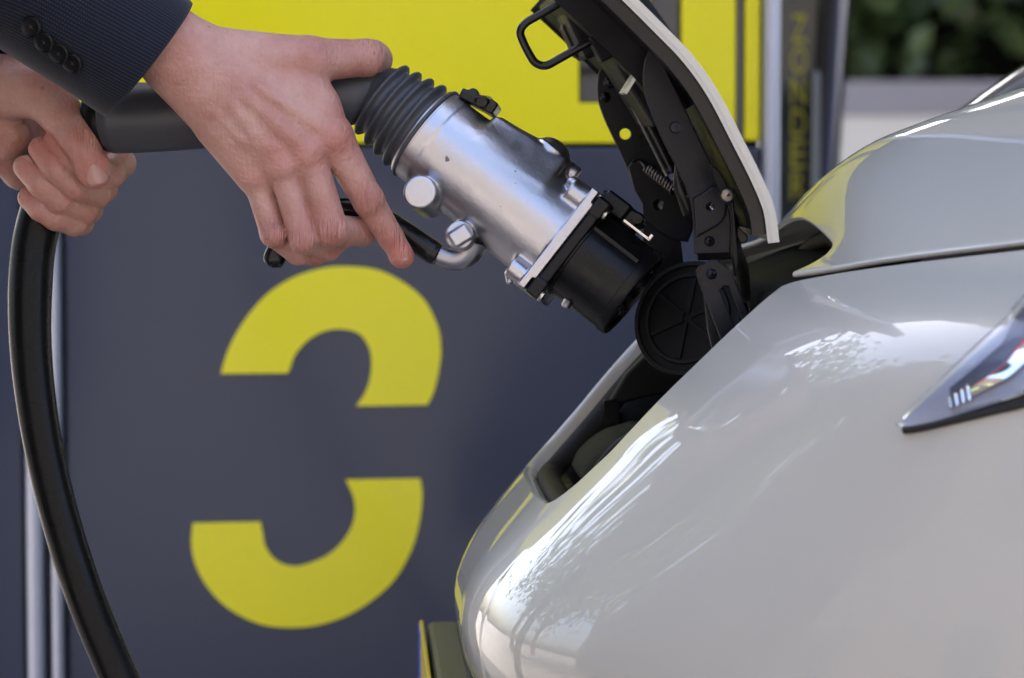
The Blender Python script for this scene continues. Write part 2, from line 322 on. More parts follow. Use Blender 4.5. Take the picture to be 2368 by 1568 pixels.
def suit_mat():
    m = bpy.data.materials.new('pinstripe_wool'); m.use_nodes = True; nt = m.node_tree; b = nt.nodes['Principled BSDF']
    b.inputs['Roughness'].default_value = .85; b.inputs['Sheen Weight'].default_value = .12; b.inputs['Specular IOR Level'].default_value = .2
    uv = nt.nodes.new('ShaderNodeUVMap'); uv.uv_map = 'UVMap'; sp = nt.nodes.new('ShaderNodeSeparateXYZ'); nt.links.new(uv.outputs[0], sp.inputs[0])
    def saw(sock, f, w):
        a = nt.nodes.new('ShaderNodeMath'); a.operation = 'MULTIPLY'; a.inputs[1].default_value = f; nt.links.new(sock, a.inputs[0])
        c = nt.nodes.new('ShaderNodeMath'); c.operation = 'FRACT'; nt.links.new(a.outputs[0], c.inputs[0])
        l = nt.nodes.new('ShaderNodeMath'); l.operation = 'LESS_THAN'; l.inputs[1].default_value = w; nt.links.new(c.outputs[0], l.inputs[0]); return l
    s1 = saw(sp.outputs[0], 1000/2.1, .24); s2 = saw(sp.outputs[1], 1000/1.3, .62)
    mu = nt.nodes.new('ShaderNodeMath'); mu.operation = 'MULTIPLY'; nt.links.new(s1.outputs[0], mu.inputs[0]); nt.links.new(s2.outputs[0], mu.inputs[1])
    mx = nt.nodes.new('ShaderNodeMix'); mx.data_type = 'RGBA'; mx.inputs[6].default_value = (.0045, .006, .0125, 1); mx.inputs[7].default_value = (.028, .031, .050, 1)
    nt.links.new(mu.outputs[0], mx.inputs[0]); nt.links.new(mx.outputs[2], b.inputs['Base Color'])
    tc = nt.nodes.new('ShaderNodeTexCoord'); n = nt.nodes.new('ShaderNodeTexNoise'); n.inputs['Scale'].default_value = 900; nt.links.new(tc.outputs['Object'], n.inputs['Vector'])
    bp = nt.nodes.new('ShaderNodeBump'); bp.inputs['Strength'].default_value = .4; bp.inputs['Distance'].default_value = .0006; nt.links.new(n.outputs['Fac'], bp.inputs['Height']); nt.links.new(bp.outputs['Normal'], b.inputs['Normal'])
    return m
SUIT = suit_mat()

# ================================================================== SETTING
CONC = mat('brick_paving', (.19, .175, .165), .8, var=.12, vscale=1.5, bump=.3, bscale=60)
g = mesh_obj('ground', [(-150, -150, 0), (150, -150, 0), (150, 150, 0), (-150, 150, 0)], [(0, 1, 2, 3)], CONC, smooth=False, loc=(0, 0, 0)); g['kind'] = 'structure'

# ---- charging kiosk behind the connector
KY = 0.90
DARKP = mat('anthracite_panel', (.048, .055, .082), .16, rvar=.04, vscale=3, var=.06, spec=.28)
YELL = mat('yellow_panel', (.80, .71, .018), .15, spec=.3, rvar=.04, vscale=3, var=.03)
ALUP = mat('anodised_post', (.50, .53, .62), .35, metal=.55, rvar=.05, vscale=20)
RECESS = mat('dark_recess', (.05, .047, .05), .5, var=.15, vscale=20)
GLASSD = mat('dark_tinted_glass', (.035, .045, .05), .08, rvar=.03, vscale=6)
BLKS = mat('black_gasket', (.008, .008, .009), .5)
def kx(u, v=335, y=KY): return PY(u, v, y)[0]
def kz(v, y=KY): return PY(1183, v, y)[2]
kiosk = thing('charging_kiosk', (kx(700), KY+.3, 0), 'dark grey and yellow charging kiosk with a big yellow 3', 'charging kiosk')
def kbox(name, x0, x1, z0, z1, y0, th, m, bev=.002, parent=None):
    V, Fc = box_mesh(((x0+x1)/2, y0+th/2, (z0+z1)/2), (x1-x0)/2, th/2, (z1-z0)/2)
    o = mesh_obj(name, V, Fc, m, parent or kiosk, smooth=False)
    if bev: bevel(o, bev, 2)
    return o
KTOP = 2.45; YT = 1.30; zy = kz(336); XL = kx(-230); xP1 = (kx(64, 1300), kx(101, 1300)); xP2 = (kx(121, 1300), kx(147, 1300))
kbox('cabinet', XL, kx(1757), .08, KTOP-.05, KY+.03, .55, RECESS)
kbox('plinth', XL+.02, kx(1757)-.02, 0, .078, KY+.05, .5, BLKS)
kbox('lower_panel', XL, xP1[0]-.004, .10, zy-.002, KY, .028, DARKP)
kbox('lower_panel', xP2[1]+.004, kx(1757), .10, zy-.002, KY, .028, DARKP)
kbox('upper_panel', XL, xP1[0]-.004, zy+.002, YT, KY, .028, YELL)
# yellow upper panel with the slot cut out of it
u0, u1 = xP2[1]+.004, kx(1500); a0, a1, b0, b1 = kx(1338), kx(1412), kz(238), kz(-160)
V, Fc = plate_mesh([[(u0, zy+.002), (u1, zy+.002), (u1, YT), (u0, YT)], [(a0, b0), (a1, b0), (a1, b1), (a0, b1)]], .028, .001)
mesh_obj('upper_panel', np.stack([V[:, 0], KY+.014-V[:, 2], V[:, 1]], 1), [tuple(reversed(f)) for f in Fc], YELL, kiosk, smooth=False)
kbox('slot_plate', a0+.001, a1-.001, b0+.001, b1-.001, KY+.012, .012, mat('slot_grey', (.085, .082, .09), .4, var=.1), .0005)
kbox('slot_lip', a0+.002, a1-.002, b0+.028, b0+.033, KY+.006, .006, BLKS, 0)
kbox('upper_panel', kx(1574), kx(1700), zy+.002, YT, KY, .028, YELL)
kbox('upper_panel', kx(1721), kx(1757), zy+.004, YT, KY, .028, YELL)
kbox('header_panel', XL, kx(1757), YT+.004, KTOP, KY-.004, .032, DARKP)
kbox('door_gasket', kx(1701), kx(1720), .1, YT, KY+.006, .02, mat('grey_gasket', (.13, .12, .13), .5))
kbox('cover_strip', kx(1501), kx(1573), zy+.002, YT, KY+.010, .02, mat('warm_grey_strip', (.10, .09, .09), .4, var=.1))
kbox('post', *xP1, .02, KTOP, KY-.012, .04, ALUP, .006)
kbox('post', *xP2, .02, KTOP, KY-.012, .04, ALUP, .006)
kbox('post', kx(1762), kx(1800), .0, KTOP, KY-.02, .06, ALUP, .006)
K2 = 2.0
YDIM = mat('faded_yellow_print', (.58, .54, .04), .4)
# the stacked word on the end pane
pane = kbox('end_pane', kx(1802, 335, K2), kx(1893, 335, K2), .05, KTOP, K2+.02, .02, GLASSD)
ztop, zb_ = kz(28, K2), kz(458, K2)
for i, ch in enumerate('ZONDER'):
    z = ztop+(zb_-ztop)*(i+.5)/6*1.02
    V, Fc = text_mesh(ch, .1, .001); lo, hi = V.min(0), V.max(0); V = (V-(lo+hi)/2)/(hi-lo)*np.array([kx(1866, 335, K2)-kx(1832, 335, K2), (ztop-zb_)/6*.90, .0012])
    mesh_obj('letter', np.stack([kx(1849, 335, K2)+V[:, 0], K2+.0192-V[:, 2], z+V[:, 1]], 1), Fc, YDIM, pane, smooth=False)
def slant(name, xa0, xa1, xb0, xb1, y0, th, m):
    za, zb = kz(-700, K2), kz(1900, K2); e = lambda xt, xb, z: xb+(xt-xb)*(z-kz(440, K2))/(kz(0, K2)-kz(440, K2))
    V = [(e(x, xx, z), y, z) for y in (y0, y0+th) for z in (za, zb) for x, xx in ((xa0, xb0), (xa1, xb1))]
    return mesh_obj(name, V, [(0, 2, 3, 1), (4, 5, 7, 6), (0, 1, 5, 4), (2, 6, 7, 3), (0, 4, 6, 2), (1, 3, 7, 5)], m, kiosk, smooth=False)
bevel(slant('door_seal', kx(1898, 335, K2), kx(1927, 335, K2), kx(1868, 335, K2), kx(1900, 335, K2), K2-.01, .05, BLKS), .004)
bevel(slant('door_edge', kx(1927.5, 335, K2), kx(1938, 335, K2), kx(1900.5, 335, K2), kx(1916, 335, K2), K2, .06, mat('navy_edge', (.05, .065, .15), .35)), .002)
bevel(slant('edge_trim', kx(1938.5, 335, K2), kx(1962, 335, K2), kx(1916.5, 335, K2), kx(1930, 335, K2), K2+.004, .06, ALUP), .003)
bevel(kbox('grab_handle', kx(1876, 335, K2), kx(1890, 335, K2), kz(440, K2), kz(165, K2), K2-.03, .014, mat('handle_grey', (.25, .28, .33), .3, metal=.5), 0), .005)
# the numeral, in two pieces
NUP = [(180, 485), (210, 390), (270, 280), (360, 175), (470, 105), (590, 70), (690, 65), (800, 80), (900, 130), (980, 200), (1030, 300), (1043, 390), (1035, 470), (1015, 555), (990, 607)]
NUI = [(710, 612), (745, 560), (765, 500), (770, 430), (755, 370), (715, 325), (640, 310), (570, 325), (510, 365), (470, 415), (450, 470), (440, 483)]
NLO = [(335, 1065), (70, 1070)]; NLA = [(670, 900), (700, 970), (705, 1030), (690, 1090), (650, 1150), (590, 1200), (500, 1235), (440, 1235), (390, 1210), (355, 1160), (345, 1110), (335, 1065)]
NLB = [(70, 1070), (65, 1150), (80, 1230), (120, 1310), (180, 1380), (260, 1435), (350, 1470), (450, 1480), (560, 1470), (680, 1430), (790, 1360), (870, 1280), (930, 1170), (960, 1060), (970, 960), (962, 895)]
def ncv(pts): return [tuple(PY((p[0]*1.0204+700)/1.7305, (p[1]*1.0204+1000)/1.7305, KY)[[0, 2]]) for p in catmull(pts, 10)]
for a, b in ((NUP, NUI), (NLA, NLB)):
    V, Fc = plate_mesh([ncv(a)+ncv(b)], .0016)
    mesh_obj('numeral', np.stack([V[:, 0], KY-.0012-V[:, 2], V[:, 1]], 1), [tuple(reversed(f)) for f in Fc], YELL, kiosk, smooth=False)

# ---- canopy over the bays
ROOFM = mat('canopy_soffit', (.30, .29, .27), .7, var=.08, vscale=2)
can = thing('bay_canopy', (1.0, 2.6, 0), 'flat grey canopy roof on steel columns over the charging bay', 'canopy')
o = mesh_obj('roof_slab', *box_mesh((3.0, 2.95, 3.12), 3.9, 3.15, .12), ROOFM, can, smooth=False); bevel(o, .02)
for yb in (-.08, .75, 1.55): mesh_obj('cross_beam', *box_mesh((3.0, yb, 2.92), 3.85, .06, .078), YELL if yb == .75 else ROOFM, can, smooth=False)
for cxx in (-.6, 6.4):
    mesh_obj('column', *lathe_mesh((cxx, 5.6, 0), (0, 0, 1), (1, 0, 0), [(0, .11), (.02, .11), (.021, .07), (2.995, .07)], 20), ALUP, can)

# ---- planter wall and hedge across the yard
HY = 6.6
wm = mat('white_render', (.88, .91, .98), .7, var=.04, vscale=2); cm = mat('lilac_grey_coping', (.36, .37, .47), .6, var=.05, vscale=3)
pw = thing('planter_wall', (3.2, HY, 0), 'low white rendered planter wall with grey coping in front of the hedge', 'wall')
zw0 = PY(2000, 268, HY)[2]; zw1 = PY(2000, 188, HY)[2]; zw2 = PY(2000, 150, HY)[2]
mesh_obj('wall_face', *box_mesh((3.2, HY+.15, zw0/2), 4.5, .15, zw0/2), wm, pw, smooth=False)
mesh_obj('coping', *box_mesh((3.2, HY+.16, (zw0+zw1)/2+.001), 4.52, .18, (zw1-zw0)/2), cm, pw, smooth=False)
mesh_obj('soil_bed', *box_mesh((3.2, HY+.9, zw1/2), 4.5, .58, zw1/2-.02), mat('dark_soil', (.02, .016, .013), .9, var=.4), pw, smooth=False)
def leaf_mat(name, c1, c2, rough=.4):
    m = mat(name, c1, rough); nt = m.node_tree; b = nt.nodes['Principled BSDF']; oi = nt.nodes.new('ShaderNodeTexCoord')
    ge = nt.nodes.new('ShaderNodeNewGeometry')
    mx = nt.nodes.new('ShaderNodeMix'); mx.data_type = 'RGBA'; mx.inputs[6].default_value = (*c1, 1); mx.inputs[7].default_value = (*c2, 1); nt.links.new(ge.outputs['Random Per Island'], mx.inputs[0]); nt.links.new(mx.outputs[2], b.inputs['Base Color'])
    b.inputs['Transmission Weight'].default_value = 0; b.inputs['Subsurface Weight'].default_value = 0
    return m
LEAFH = leaf_mat('hedge_leaf', (.022, .05, .016), (.12, .18, .07), .35); LEAFT = leaf_mat('tree_leaf', (.07, .11, .02), (.20, .24, .05), .5)
BARK = mat('bark', (.09, .07, .055), .9, var=.3, vscale=12, bump=.8, bscale=40)
def leaves(C, size, rng, elong=1.7, up=.3):
    n = len(C); d = rng.normal(size=(n, 3)); d[:, 2] = d[:, 2]*.7+up; d /= np.linalg.norm(d, axis=1)[:, None]
    t = rng.normal(size=(n, 3)); t -= d*(t*d).sum(1)[:, None]; t /= np.linalg.norm(t, axis=1)[:, None]; b = np.cross(d, t); s = (size*(.6+.8*rng.random(n)))[:, None]
    V = np.stack([C-t*s*elong*.5, C+b*s*.5+d*s*.12, C+t*s*elong*.5, C-b*s*.5+d*s*.12], 1).reshape(-1, 3)
    return V, np.arange(4*n).reshape(n, 4)
hd = thing('hedge', (3.2, HY+.9, zw1), 'dense dark green clipped hedge growing above the planter wall', 'hedge')
n = 9000; C = np.stack([RNG.uniform(-1.2, 7.6, n), HY+.42+RNG.exponential(.16, n)+.05*np.sin(RNG.uniform(0, 60, n)), RNG.uniform(zw2, 3.1, n)], 1); C[:, 1] += .10*np.sin(C[:, 0]*5)+.08*np.sin(C[:, 2]*9+C[:, 0]*3)
mesh_obj('foliage', *leaves(C, .075, RNG), LEAFH, hd, smooth=False)
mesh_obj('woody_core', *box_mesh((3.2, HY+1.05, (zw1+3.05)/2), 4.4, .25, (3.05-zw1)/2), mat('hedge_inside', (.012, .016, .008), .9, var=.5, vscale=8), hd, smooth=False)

# ---- trees and the building that face the bay
def tree(loc, h, r, seed, label, n=2300):
    rng = np.random.default_rng(seed); t = thing('broadleaf_tree', loc, label, 'tree', 'trees in front of the car'); L = np.array(loc, float); th = h*.42
    ms = [tube_mesh(catmull([L, L+[.05, .03, th*.5], L+[-.04, .08, th]], 5), np.linspace(.17, .11, 11), 12)]; tips = []
    for i in range(9):
        a = i*2.4+rng.random(); e = L+np.array([math.cos(a)*r*.62, math.sin(a)*r*.62, th+(h-th)*(.25+.6*rng.random())]); b0 = L+[-.03, .06, th*(.72+.28*rng.random())]
        ms.append(tube_mesh(catmull([b0, b0*.55+e*.45+[0, 0, .25], e], 5), np.linspace(.075, .018, 11), 8)); tips.append(e)
    mesh_obj('trunk', *join(*ms), BARK, t)
    cl = [e+rng.normal(size=3)*r*.28 for e in tips for _ in range(4)]+[L+[0, 0, h*.8]]*3
    k = rng.integers(0, len(cl), n); C = np.array(cl)[k]+rng.normal(size=(n, 3))*r*np.array([.20, .20, .15])
    mesh_obj('crown', *leaves(C, .13, rng, 1.6), LEAFT, t, smooth=False)
tree((-5.0, 3.3, 0), 5.2, 2.0, 3, 'broadleaf tree in front of the car, its crown between the kiosk and the office')
tree((-8.5, 3.6, 0), 6.4, 2.4, 5, 'broadleaf tree in front of the car, standing farther off')
tree((-7.0, .9, 0), 5.6, 2.1, 11, 'broadleaf tree in front of the car, beside the brick block')
BRK = mat('warm_stone_facade', (.20, .185, .17), .8, var=.12, vscale=2, bump=.3, bscale=30); WGL = mat('window_glass', (.03, .035, .04), .06)
bl = thing('office_building', (1, -13, 0), 'long stone office building across the street from the charging bay', 'building')
mesh_obj('wall', *box_mesh((0, -15, 4), 16, 2.5, 4), BRK, bl, smooth=False)
bl2 = thing('added_dark_block', (-15, -6, 0), 'added unseen brown brick block that darkens reflections on the car', 'building')  # unseen block, added to keep bright sky out of the flank reflections
mesh_obj('wall', *box_mesh((-16, -9.4, 5), 2, 8.4, 5), mat('brown_brick', (.13, .10, .085), .85, var=.15, vscale=3), bl2, smooth=False)
fr = mat('window_frame', (.10, .095, .09), .5)
for fl in range(2):
    for k in range(9):
        x = -14+k*3.5; z = 1.9+fl*3.4
        w = mesh_obj('window', *box_mesh((x, -12.48, z), .95, .03, 1.0), fr, bl, smooth=False)
        mesh_obj('pane', *box_mesh((x, -12.445, z), .87, .012, .92), WGL, w, smooth=False)
for fl in range(3):
    for k in range(5):
        y = -16.2+k*3.2; z = 1.8+fl*3.0
        w = mesh_obj('window', *box_mesh((-13.98, y, z), .03, .8, .8), fr, bl2, smooth=False); mesh_obj('pane', *box_mesh((-13.945, y, z), .012, .73, .73), WGL, w, smooth=False)

# ================================================================== CAR
car = thing('electric_car', (CARO[0]+1.9, CARO[1], 0), 'pearl white electric car with its nose charging flap standing open', 'car')
FZ = [.20, .30, .42, .52, .60, .6512, .6754, .6948, .7031, .7278, .7498, .7781, .8057, .8343, .8605, .8851, .9003, .9066, .9157, .93, .96, 1.0]
FX = [-.03, -.07, -.085, -.08, -.084, -.096, -.1055, -.108, -.1075, -.0985, -.0835, -.0602, -.0369, -.0139, .0091, .0319, .0477, .0553, .0673, .0853, .1203, .1753]
def gy(y): y = np.abs(y); return 1.25*np.maximum(y-.04, 0)**2+1.6*np.maximum(y-.2, 0)**3
def F2(z): return smooth_interp(z, [.2, .4, .6, .72, .80, .86, .88, .90, .915, .925, .935, .96, 1.0], [-.03, -.06, -.075, -.060, -.040, -.020, -.008, .014, .048, .080, .105, .15, .22])
def wy(y): t = np.clip((np.abs(y)-.15)/.25, 0, 1); return t*t*(3-2*t)
def Xs(y, z): return smooth_interp(z, FZ, FX)*(1-wy(y))+F2(z)*wy(y)+gy(y)
ZB, RC, ZT = .7745, .034, .9066
def hw(z): return smooth_interp(z, [.2, .7781, .8343, .9003, .95], [.13, .13, .144, .16, .163])
GP = [((1830, 655), .165), ((1950, 640), .188), ((2100, 622), .222), ((2367, 590), .28)]
GQ = [car_px(*p, -y_) for p, y_ in GP]
EX = [float(q[0]) for q in GQ]+[.27, .42, .70, 1.05]; EY = [y_ for _, y_ in GP]+[.36, .47, .62, .70]; EZ = [float(q[2]) for q in GQ]+[.947, .970, 1.0, 1.02]
def zgap(y): return smooth_interp(np.abs(y), [.158]+EY[:4]+[.36, .47, .62, .80], [.9066]+EZ[:4]+[.945, .955, .962, .966])
def body_hit(u, v):                        # where a sight line meets the near flank
    lo, hi = -.75, .12
    for _ in range(60):
        m = (lo+hi)/2; p = car_px(u, v, m)
        if p[0] < Xs(m, p[2]): hi_ok = True
        # in front of the skin (towards the lens) the point lies outside
        out = p[0] < Xs(m, p[2])
        if out: lo = m
        else: hi = m
    return car_px(u, v, (lo+hi)/2)
# bumper and wings: one skin with the charging opening left out
qs = np.concatenate([-1-np.linspace(1, 0, 61)**1.15, np.linspace(-1, 1, 49)[1:-1], 1+np.linspace(0, 1, 61)**1.15]); YM = .80
def yq(q, z): h = hw(z); return np.where(np.abs(q) <= 1, q*h, np.sign(q)*(h+(np.abs(q)-1)*(YM-h)))
def zbot(q): return ZB+RC-np.sqrt(np.maximum(RC**2-np.maximum(np.abs(q)*.14-(.14-RC), 0)**2, 0))
n1, n2 = 60, 44; ZL = .22; V = []; idx = {}
for c, q in enumerate(qs):
    top = float(zbot(q)) if abs(q) < 1 else ZB+RC
    for r in range(n1+1):
        s = r/n1; z = ZL+(top-ZL)*s; y = float(yq(q, z)); idx[c, r] = len(V); V.append((float(Xs(y, z)), y, z))
    if abs(q) >= 1-1e-9:
        yt = float(yq(q, ZT)); zt = float(zgap(max(abs(yt), .158)))
        for r in range(1, n2+1):
            s = r/n2; z = top+(zt-top)*s; y = float(yq(q, z)); idx[c, n1+r] = len(V); V.append((float(Xs(y, z)), y, z))
Fc = []
for c in range(len(qs)-1):
    for r in range(n1+n2):
        k = [(c, r), (c, r+1), (c+1, r+1), (c+1, r)]
        if all(t in idx for t in k): Fc.append(tuple(idx[t] for t in k))
bump_o = mesh_obj('bumper_and_wings', car_w(np.array(V)), [tuple(reversed(f)) for f in Fc], PAINT, car)

# opening outline -> painted flange, rubber seal, black tray
loop = []
for z in np.linspace(ZT+.001, ZB+RC, 46): loop.append((-float(hw(z)), z))
for q in np.linspace(-1, 1, 61)[1:-1]: z = float(zbot(q)); loop.append((float(q*hw(z)), z))
for z in np.linspace(ZB+RC, ZT+.001, 46): loop.append((float(hw(z)), z))
L3 = np.array([(float(Xs(y, z)), y, z) for y, z in loop])
FEY = np.array([-.165, -.155, -.135, -.105, -.05, 0, .05, .105, .135, .155, .165]); FEX = np.array([.0795, .084, .092, .105, .108, .109, .108, .105, .092, .084, .0795])
def hz_edge(x): return smooth_interp(x, EX, EZ)
def hz_mid(x): return smooth_interp(x, [.07, .104, .1085, .115, .125, .140, .159, .187, .215, .262, .40, .60, .90, 1.05], [.918, .928, .933, .946, .9605, .974, .986, .9972, 1.007, 1.023, 1.06, 1.095, 1.13, 1.14])
def hood_z(x, y):
    ye = smooth_interp(x, EX, EY); w = np.clip(np.abs(y)/ye, 0, 1); return hz_edge(x)+(hz_mid(x)-hz_edge(x))*(1-w**1.55)
def fe_x(y): return smooth_interp(np.abs(y), [0, .05, .104, .112, .119, .165], [.110, .110, .1098, .1088, .1055, .0795])
top = [(float(fe_x(y))+.004, y, float(hood_z(fe_x(y)+.002, y))-.014) for y in np.linspace(.150, -.150, 31)]
NB = len(L3); L3 = np.vstack([L3, top])
s2 = 1/math.sqrt(2)
A = np.stack([L3[:, 1], (L3[:, 0]+L3[:, 2])*s2, (L3[:, 0]-L3[:, 2])*s2], 1)
T = np.roll(A[:, :2], -2, 0)-np.roll(A[:, :2], 2, 0); T /= np.linalg.norm(T, axis=1)[:, None]; N = np.stack([-T[:, 1], T[:, 0]], 1)
cen = A[:, :2].mean(0); N *= np.sign(((cen-A[:, :2])*N).sum(1).mean())
def ring(off, dep, B=A):
    q = np.column_stack([B[:, :2]+N*off, B[:, 2]+dep]); return np.column_stack([(q[:, 1]+q[:, 2])*s2, q[:, 0], (q[:, 1]-q[:, 2])*s2])
def rings(name, rows, m, parent, fill=False, part=False):
    V = np.vstack([car_w(ring(o_/1000, d_/1000)) for o_, d_ in rows]); n = len(A); Fc = grid_faces(len(rows), n, closed_v=True)
    if part: Fc = [q for q in Fc if all(i % n < NB for i in q)]
    if fill: Fc.append(tuple((len(rows)-1)*n+j for j in range(n)))
    return mesh_obj(name, V, Fc, m, parent)
rings('opening_flange', [(0, 0), (.6, .15), (1.6, .9), (2.6, 2.4), (3.4, 4.6), (4.0, 9.5)], PAINT, car, part=True)
port = rings('port_tray', [(14, 20), (19, 23), (20, 40), (24, 52), (26, 95), (50, 100)], BLACKP, car, fill=True)
rings('opening_seal', [(3.6, 10), (5, 8.2), (8, 7.6), (12, 9), (15, 13), (16, 19), (14.5, 22)], SEAL, car)
# ledge with its clip, round inlet cover and the painted crash beam inside the opening
o_ = [car_px(*p, .10)[[0, 2]] for p in [(1405, 918), (1440, 860), (1500, 800), (1640, 800), (1640, 900), (1540, 905), (1480, 915), (1432, 928)]]
V, Fc = plate_mesh([o_], .012, .002); mesh_obj('tray_ledge', car_w(np.stack([V[:, 0], .085-V[:, 2], V[:, 1]], 1)), [tuple(reversed(f)) for f in Fc], BLACKP, port, smooth=False)
o_ = [car_px(*p, .03)[[0, 2]] for p in catmull([(1335, 1095), (1352, 1060), (1395, 1022), (1440, 1003), (1500, 1000), (1500, 1130), (1380, 1125), (1345, 1112)], 4)]
V, Fc = plate_mesh([o_], .09, .006); mesh_obj('crash_beam', car_w(np.stack([V[:, 0], .045-V[:, 2], V[:, 1]], 1)), [tuple(reversed(f)) for f in Fc], mat('olive_reflection_tint', (.030, .030, .020), .8, spec=.06, var=.3, vscale=40), port)  # olive colour stands in for yellow reflected by the inner body paint
w_ = [car_w(car_px(u, v, -.0035)) for u, v in [(1367, 1103), (1380, 1078), (1410, 1040), (1445, 1012), (1500, 1003)]]
mesh_obj('beam_seam', *tube_mesh(catmull(w_, 5), .0016, 8), BLKS, port)
for (u, v, sx) in ((1412, 962, .005),):
    mesh_obj('tray_clip', *box_mesh(car_w(car_px(u, v, .118)), sx, .005, .011, ex=cxv, ey=cyv), BLACKG, port, smooth=False)
cc = car_w(car_px(1592, 738, -.015)); ax = -0.80*cyv-0.52*cxv+np.array([0, 0, .28]); ax /= np.linalg.norm(ax)
capm = mat('inlet_cover_black', (.006, .006, .007), .5, spec=.2, bump=.1, bscale=700)
inl = mesh_obj('inlet_cover', *lathe_mesh(cc, ax, (0, 0, 1), [(-.012, .036), (.0, .0375), (.003, .0365), (.0032, .034), (.0012, .0335), (.001, .0295), (.0028, .029), (.003, .027), (.001, .0265), (.001, .001)], 64), capm, car); sharp(inl, 40)
e1 = np.cross(ax, [0, 0, 1]); e1 /= np.linalg.norm(e1); e2 = np.cross(ax, e1)
for k in range(6):
    a = k*math.pi/3+.45; d = math.cos(a)*e1+math.sin(a)*e2
    mesh_obj('rib', *box_mesh(cc+ax*.002+d*.0145, .0115, .0011, .0013, ex=d, ey=np.cross(ax, d), ez=ax), capm, inl, smooth=False)
mesh_obj('inlet_housing', *lathe_mesh(cc+cxv*.05+np.array([0, 0, -.035]), (-.75, .1, .66), (0, 0, 1), [(-.06, .05), (0, .05), (.004, .047), (.004, .04), (-.03, .039), (-.031, .001)], 48), BLACKP, port)

# hood
xs_ = np.concatenate([np.linspace(0, .12, 16), np.linspace(.14, 1, 40)]); ws = np.linspace(-1, 1, 61); V = []
for s in xs_:
    for w in ws:
        y0 = w*.1645; x = float(fe_x(y0))+s*(1.0-float(fe_x(y0))); y = w*(float(smooth_interp(x, EX, EY))-.0030)
        V.append((x, y, float(hood_z(x, y))+.0058))
V = np.array(V); Fc = grid_faces(len(xs_), len(ws))
hood = mesh_obj('hood', car_w(V), Fc, PAINT, car)
sm = hood.modifiers.new('thickness', 'SOLIDIFY'); sm.thickness = .0038; sm.offset = -1; bevel(hood, .0018, 3)
# black channel below the shut lines
V = []
for x in np.linspace(.0795, 1.05, 50):
    y = float(smooth_interp(x, EX, EY)); z = float(hz_edge(x)); V += [(x-.003, -y-.001, z-.004), (x+.004, -y+.03, z-.008)]
V2 = [(a, -b, c) for a, b, c in V]
mesh_obj('shut_line_channel', car_w(np.array(V+V2)), grid_faces(50, 2)+[tuple(i+100 for i in f) for f in grid_faces(50, 2, flip=True)], BLKS, car)
# latch panel under the hood's front edge
o_ = np.array([(.075, .90), (.088, .905), (.118, .917), (.16, .93), (.16, .87), (.075, .86)])
V, Fc = plate_mesh([o_], .29, .004); lp = mesh_obj('latch_panel', car_w(np.stack([V[:, 0], -V[:, 2], V[:, 1]], 1)), [tuple(reversed(f)) for f in Fc], mat('matt_black_panel', (.008, .008, .008), .75, spec=.1, var=.4, vscale=40), car)
mesh_obj('hood_seal', *tube_mesh(catmull([car_w((float(fe_x(y))+.020, y, float(hood_z(fe_x(y)+.006, y))-.018)) for y in np.linspace(-.14, .14, 13)], 3), .006, 10), SEAL, car)

# headlights, laid into the wing
LENS = mat('headlight_lens', (1, 1, 1), .02, trans=1.0, ior=1.25, spec=.6); HB = mat('headlight_reflector', (.30, .32, .40), .35, metal=.25, var=.25, vscale=30, bump=.3, bscale=160); HBD = mat('headlight_bezel', (.10, .11, .16), .25, metal=.3)
up_ = [(2093, 986), (2104, 968), (2140, 930), (2190, 885), (2250, 828), (2310, 775), (2367, 725), (2450, 655), (2560, 585)]
lo_ = [(2094, 992), (2112, 991), (2150, 984), (2200, 972), (2260, 958), (2310, 946), (2367, 933), (2450, 905), (2560, 860)]
U3 = catmull([body_hit(*p) for p in up_], 4); W3 = catmull([body_hit(*p) for p in lo_], 4)
def skin_pt(y, z, out):
    e = 1e-3; nx = np.array([-1, (Xs(y+e, z)-Xs(y-e, z))/(2*e), (Xs(y, z+e)-Xs(y, z-e))/(2*e)]); nx /= np.linalg.norm(nx); return np.array([Xs(y, z), y, z])+nx*out
def headlight(sgn):
    def patch(name, f0, f1, out, m, parent, belly=0.0, th=None, t0=0.0):
        V = []; nn = 15; k0 = int(t0*len(U3))
        for a, b in zip(U3[k0:], W3[k0:]):
            for j in np.linspace(f0, f1, nn):
                y, z = (a+(b-a)*j)[1:]; p = skin_pt(y, z, out+belly*math.sin(math.pi*min(max(j, 0), 1))); p[1] *= sgn; V.append(p)
        o = mesh_obj(name, car_w(np.array(V)), grid_faces(len(U3)-k0, nn, flip=(sgn > 0)), m, parent)
        if th: s_ = o.modifiers.new('thickness', 'SOLIDIFY'); s_.thickness = th; s_.offset = -1
        return o
    h = patch('headlight', 0, 1, .0012, BLKS, car, th=.001)
    patch('bezel', .03, .93, .0022, HB, h, belly=.0)
    patch('inner_reflector', .32, .60, .0034, HBD, h, t0=.42)
    patch('light_guide', .62, .74, .0040, CHROME, h, belly=.001, t0=.50)
    patch('marker_strip', .590, .608, .0040, mat('red_marker', (.6, .02, .02), .2) if 'red_marker' not in MATS else MATS['red_marker'], h, t0=.52)
    for j in range(5):
        f = .80-.0*j; k = int((.40+.022*j)*len(U3)); a, b = U3[k], W3[k]
        pts = []
        for q in np.linspace(.55, .80, 6): y, z = (a+(b-a)*q)[1:]; p = skin_pt(y, z, .0042); p[1] *= sgn; pts.append(car_w(p))
        mesh_obj('prism', *tube_mesh(np.array(pts), .0011, 6), CHROME, h)
    patch('lens', .02, .955, .0065, LENS, h, belly=.002, th=.0015)
    pts = [car_w(np.array([1, sgn, 1])*skin_pt(p[1], p[2]-.0006, .001)) for p in W3]
    mesh_obj('lower_gasket', *tube_mesh(np.array(pts), .0022, 8), BLKS, h)
headlight(1)
headlight(-1)

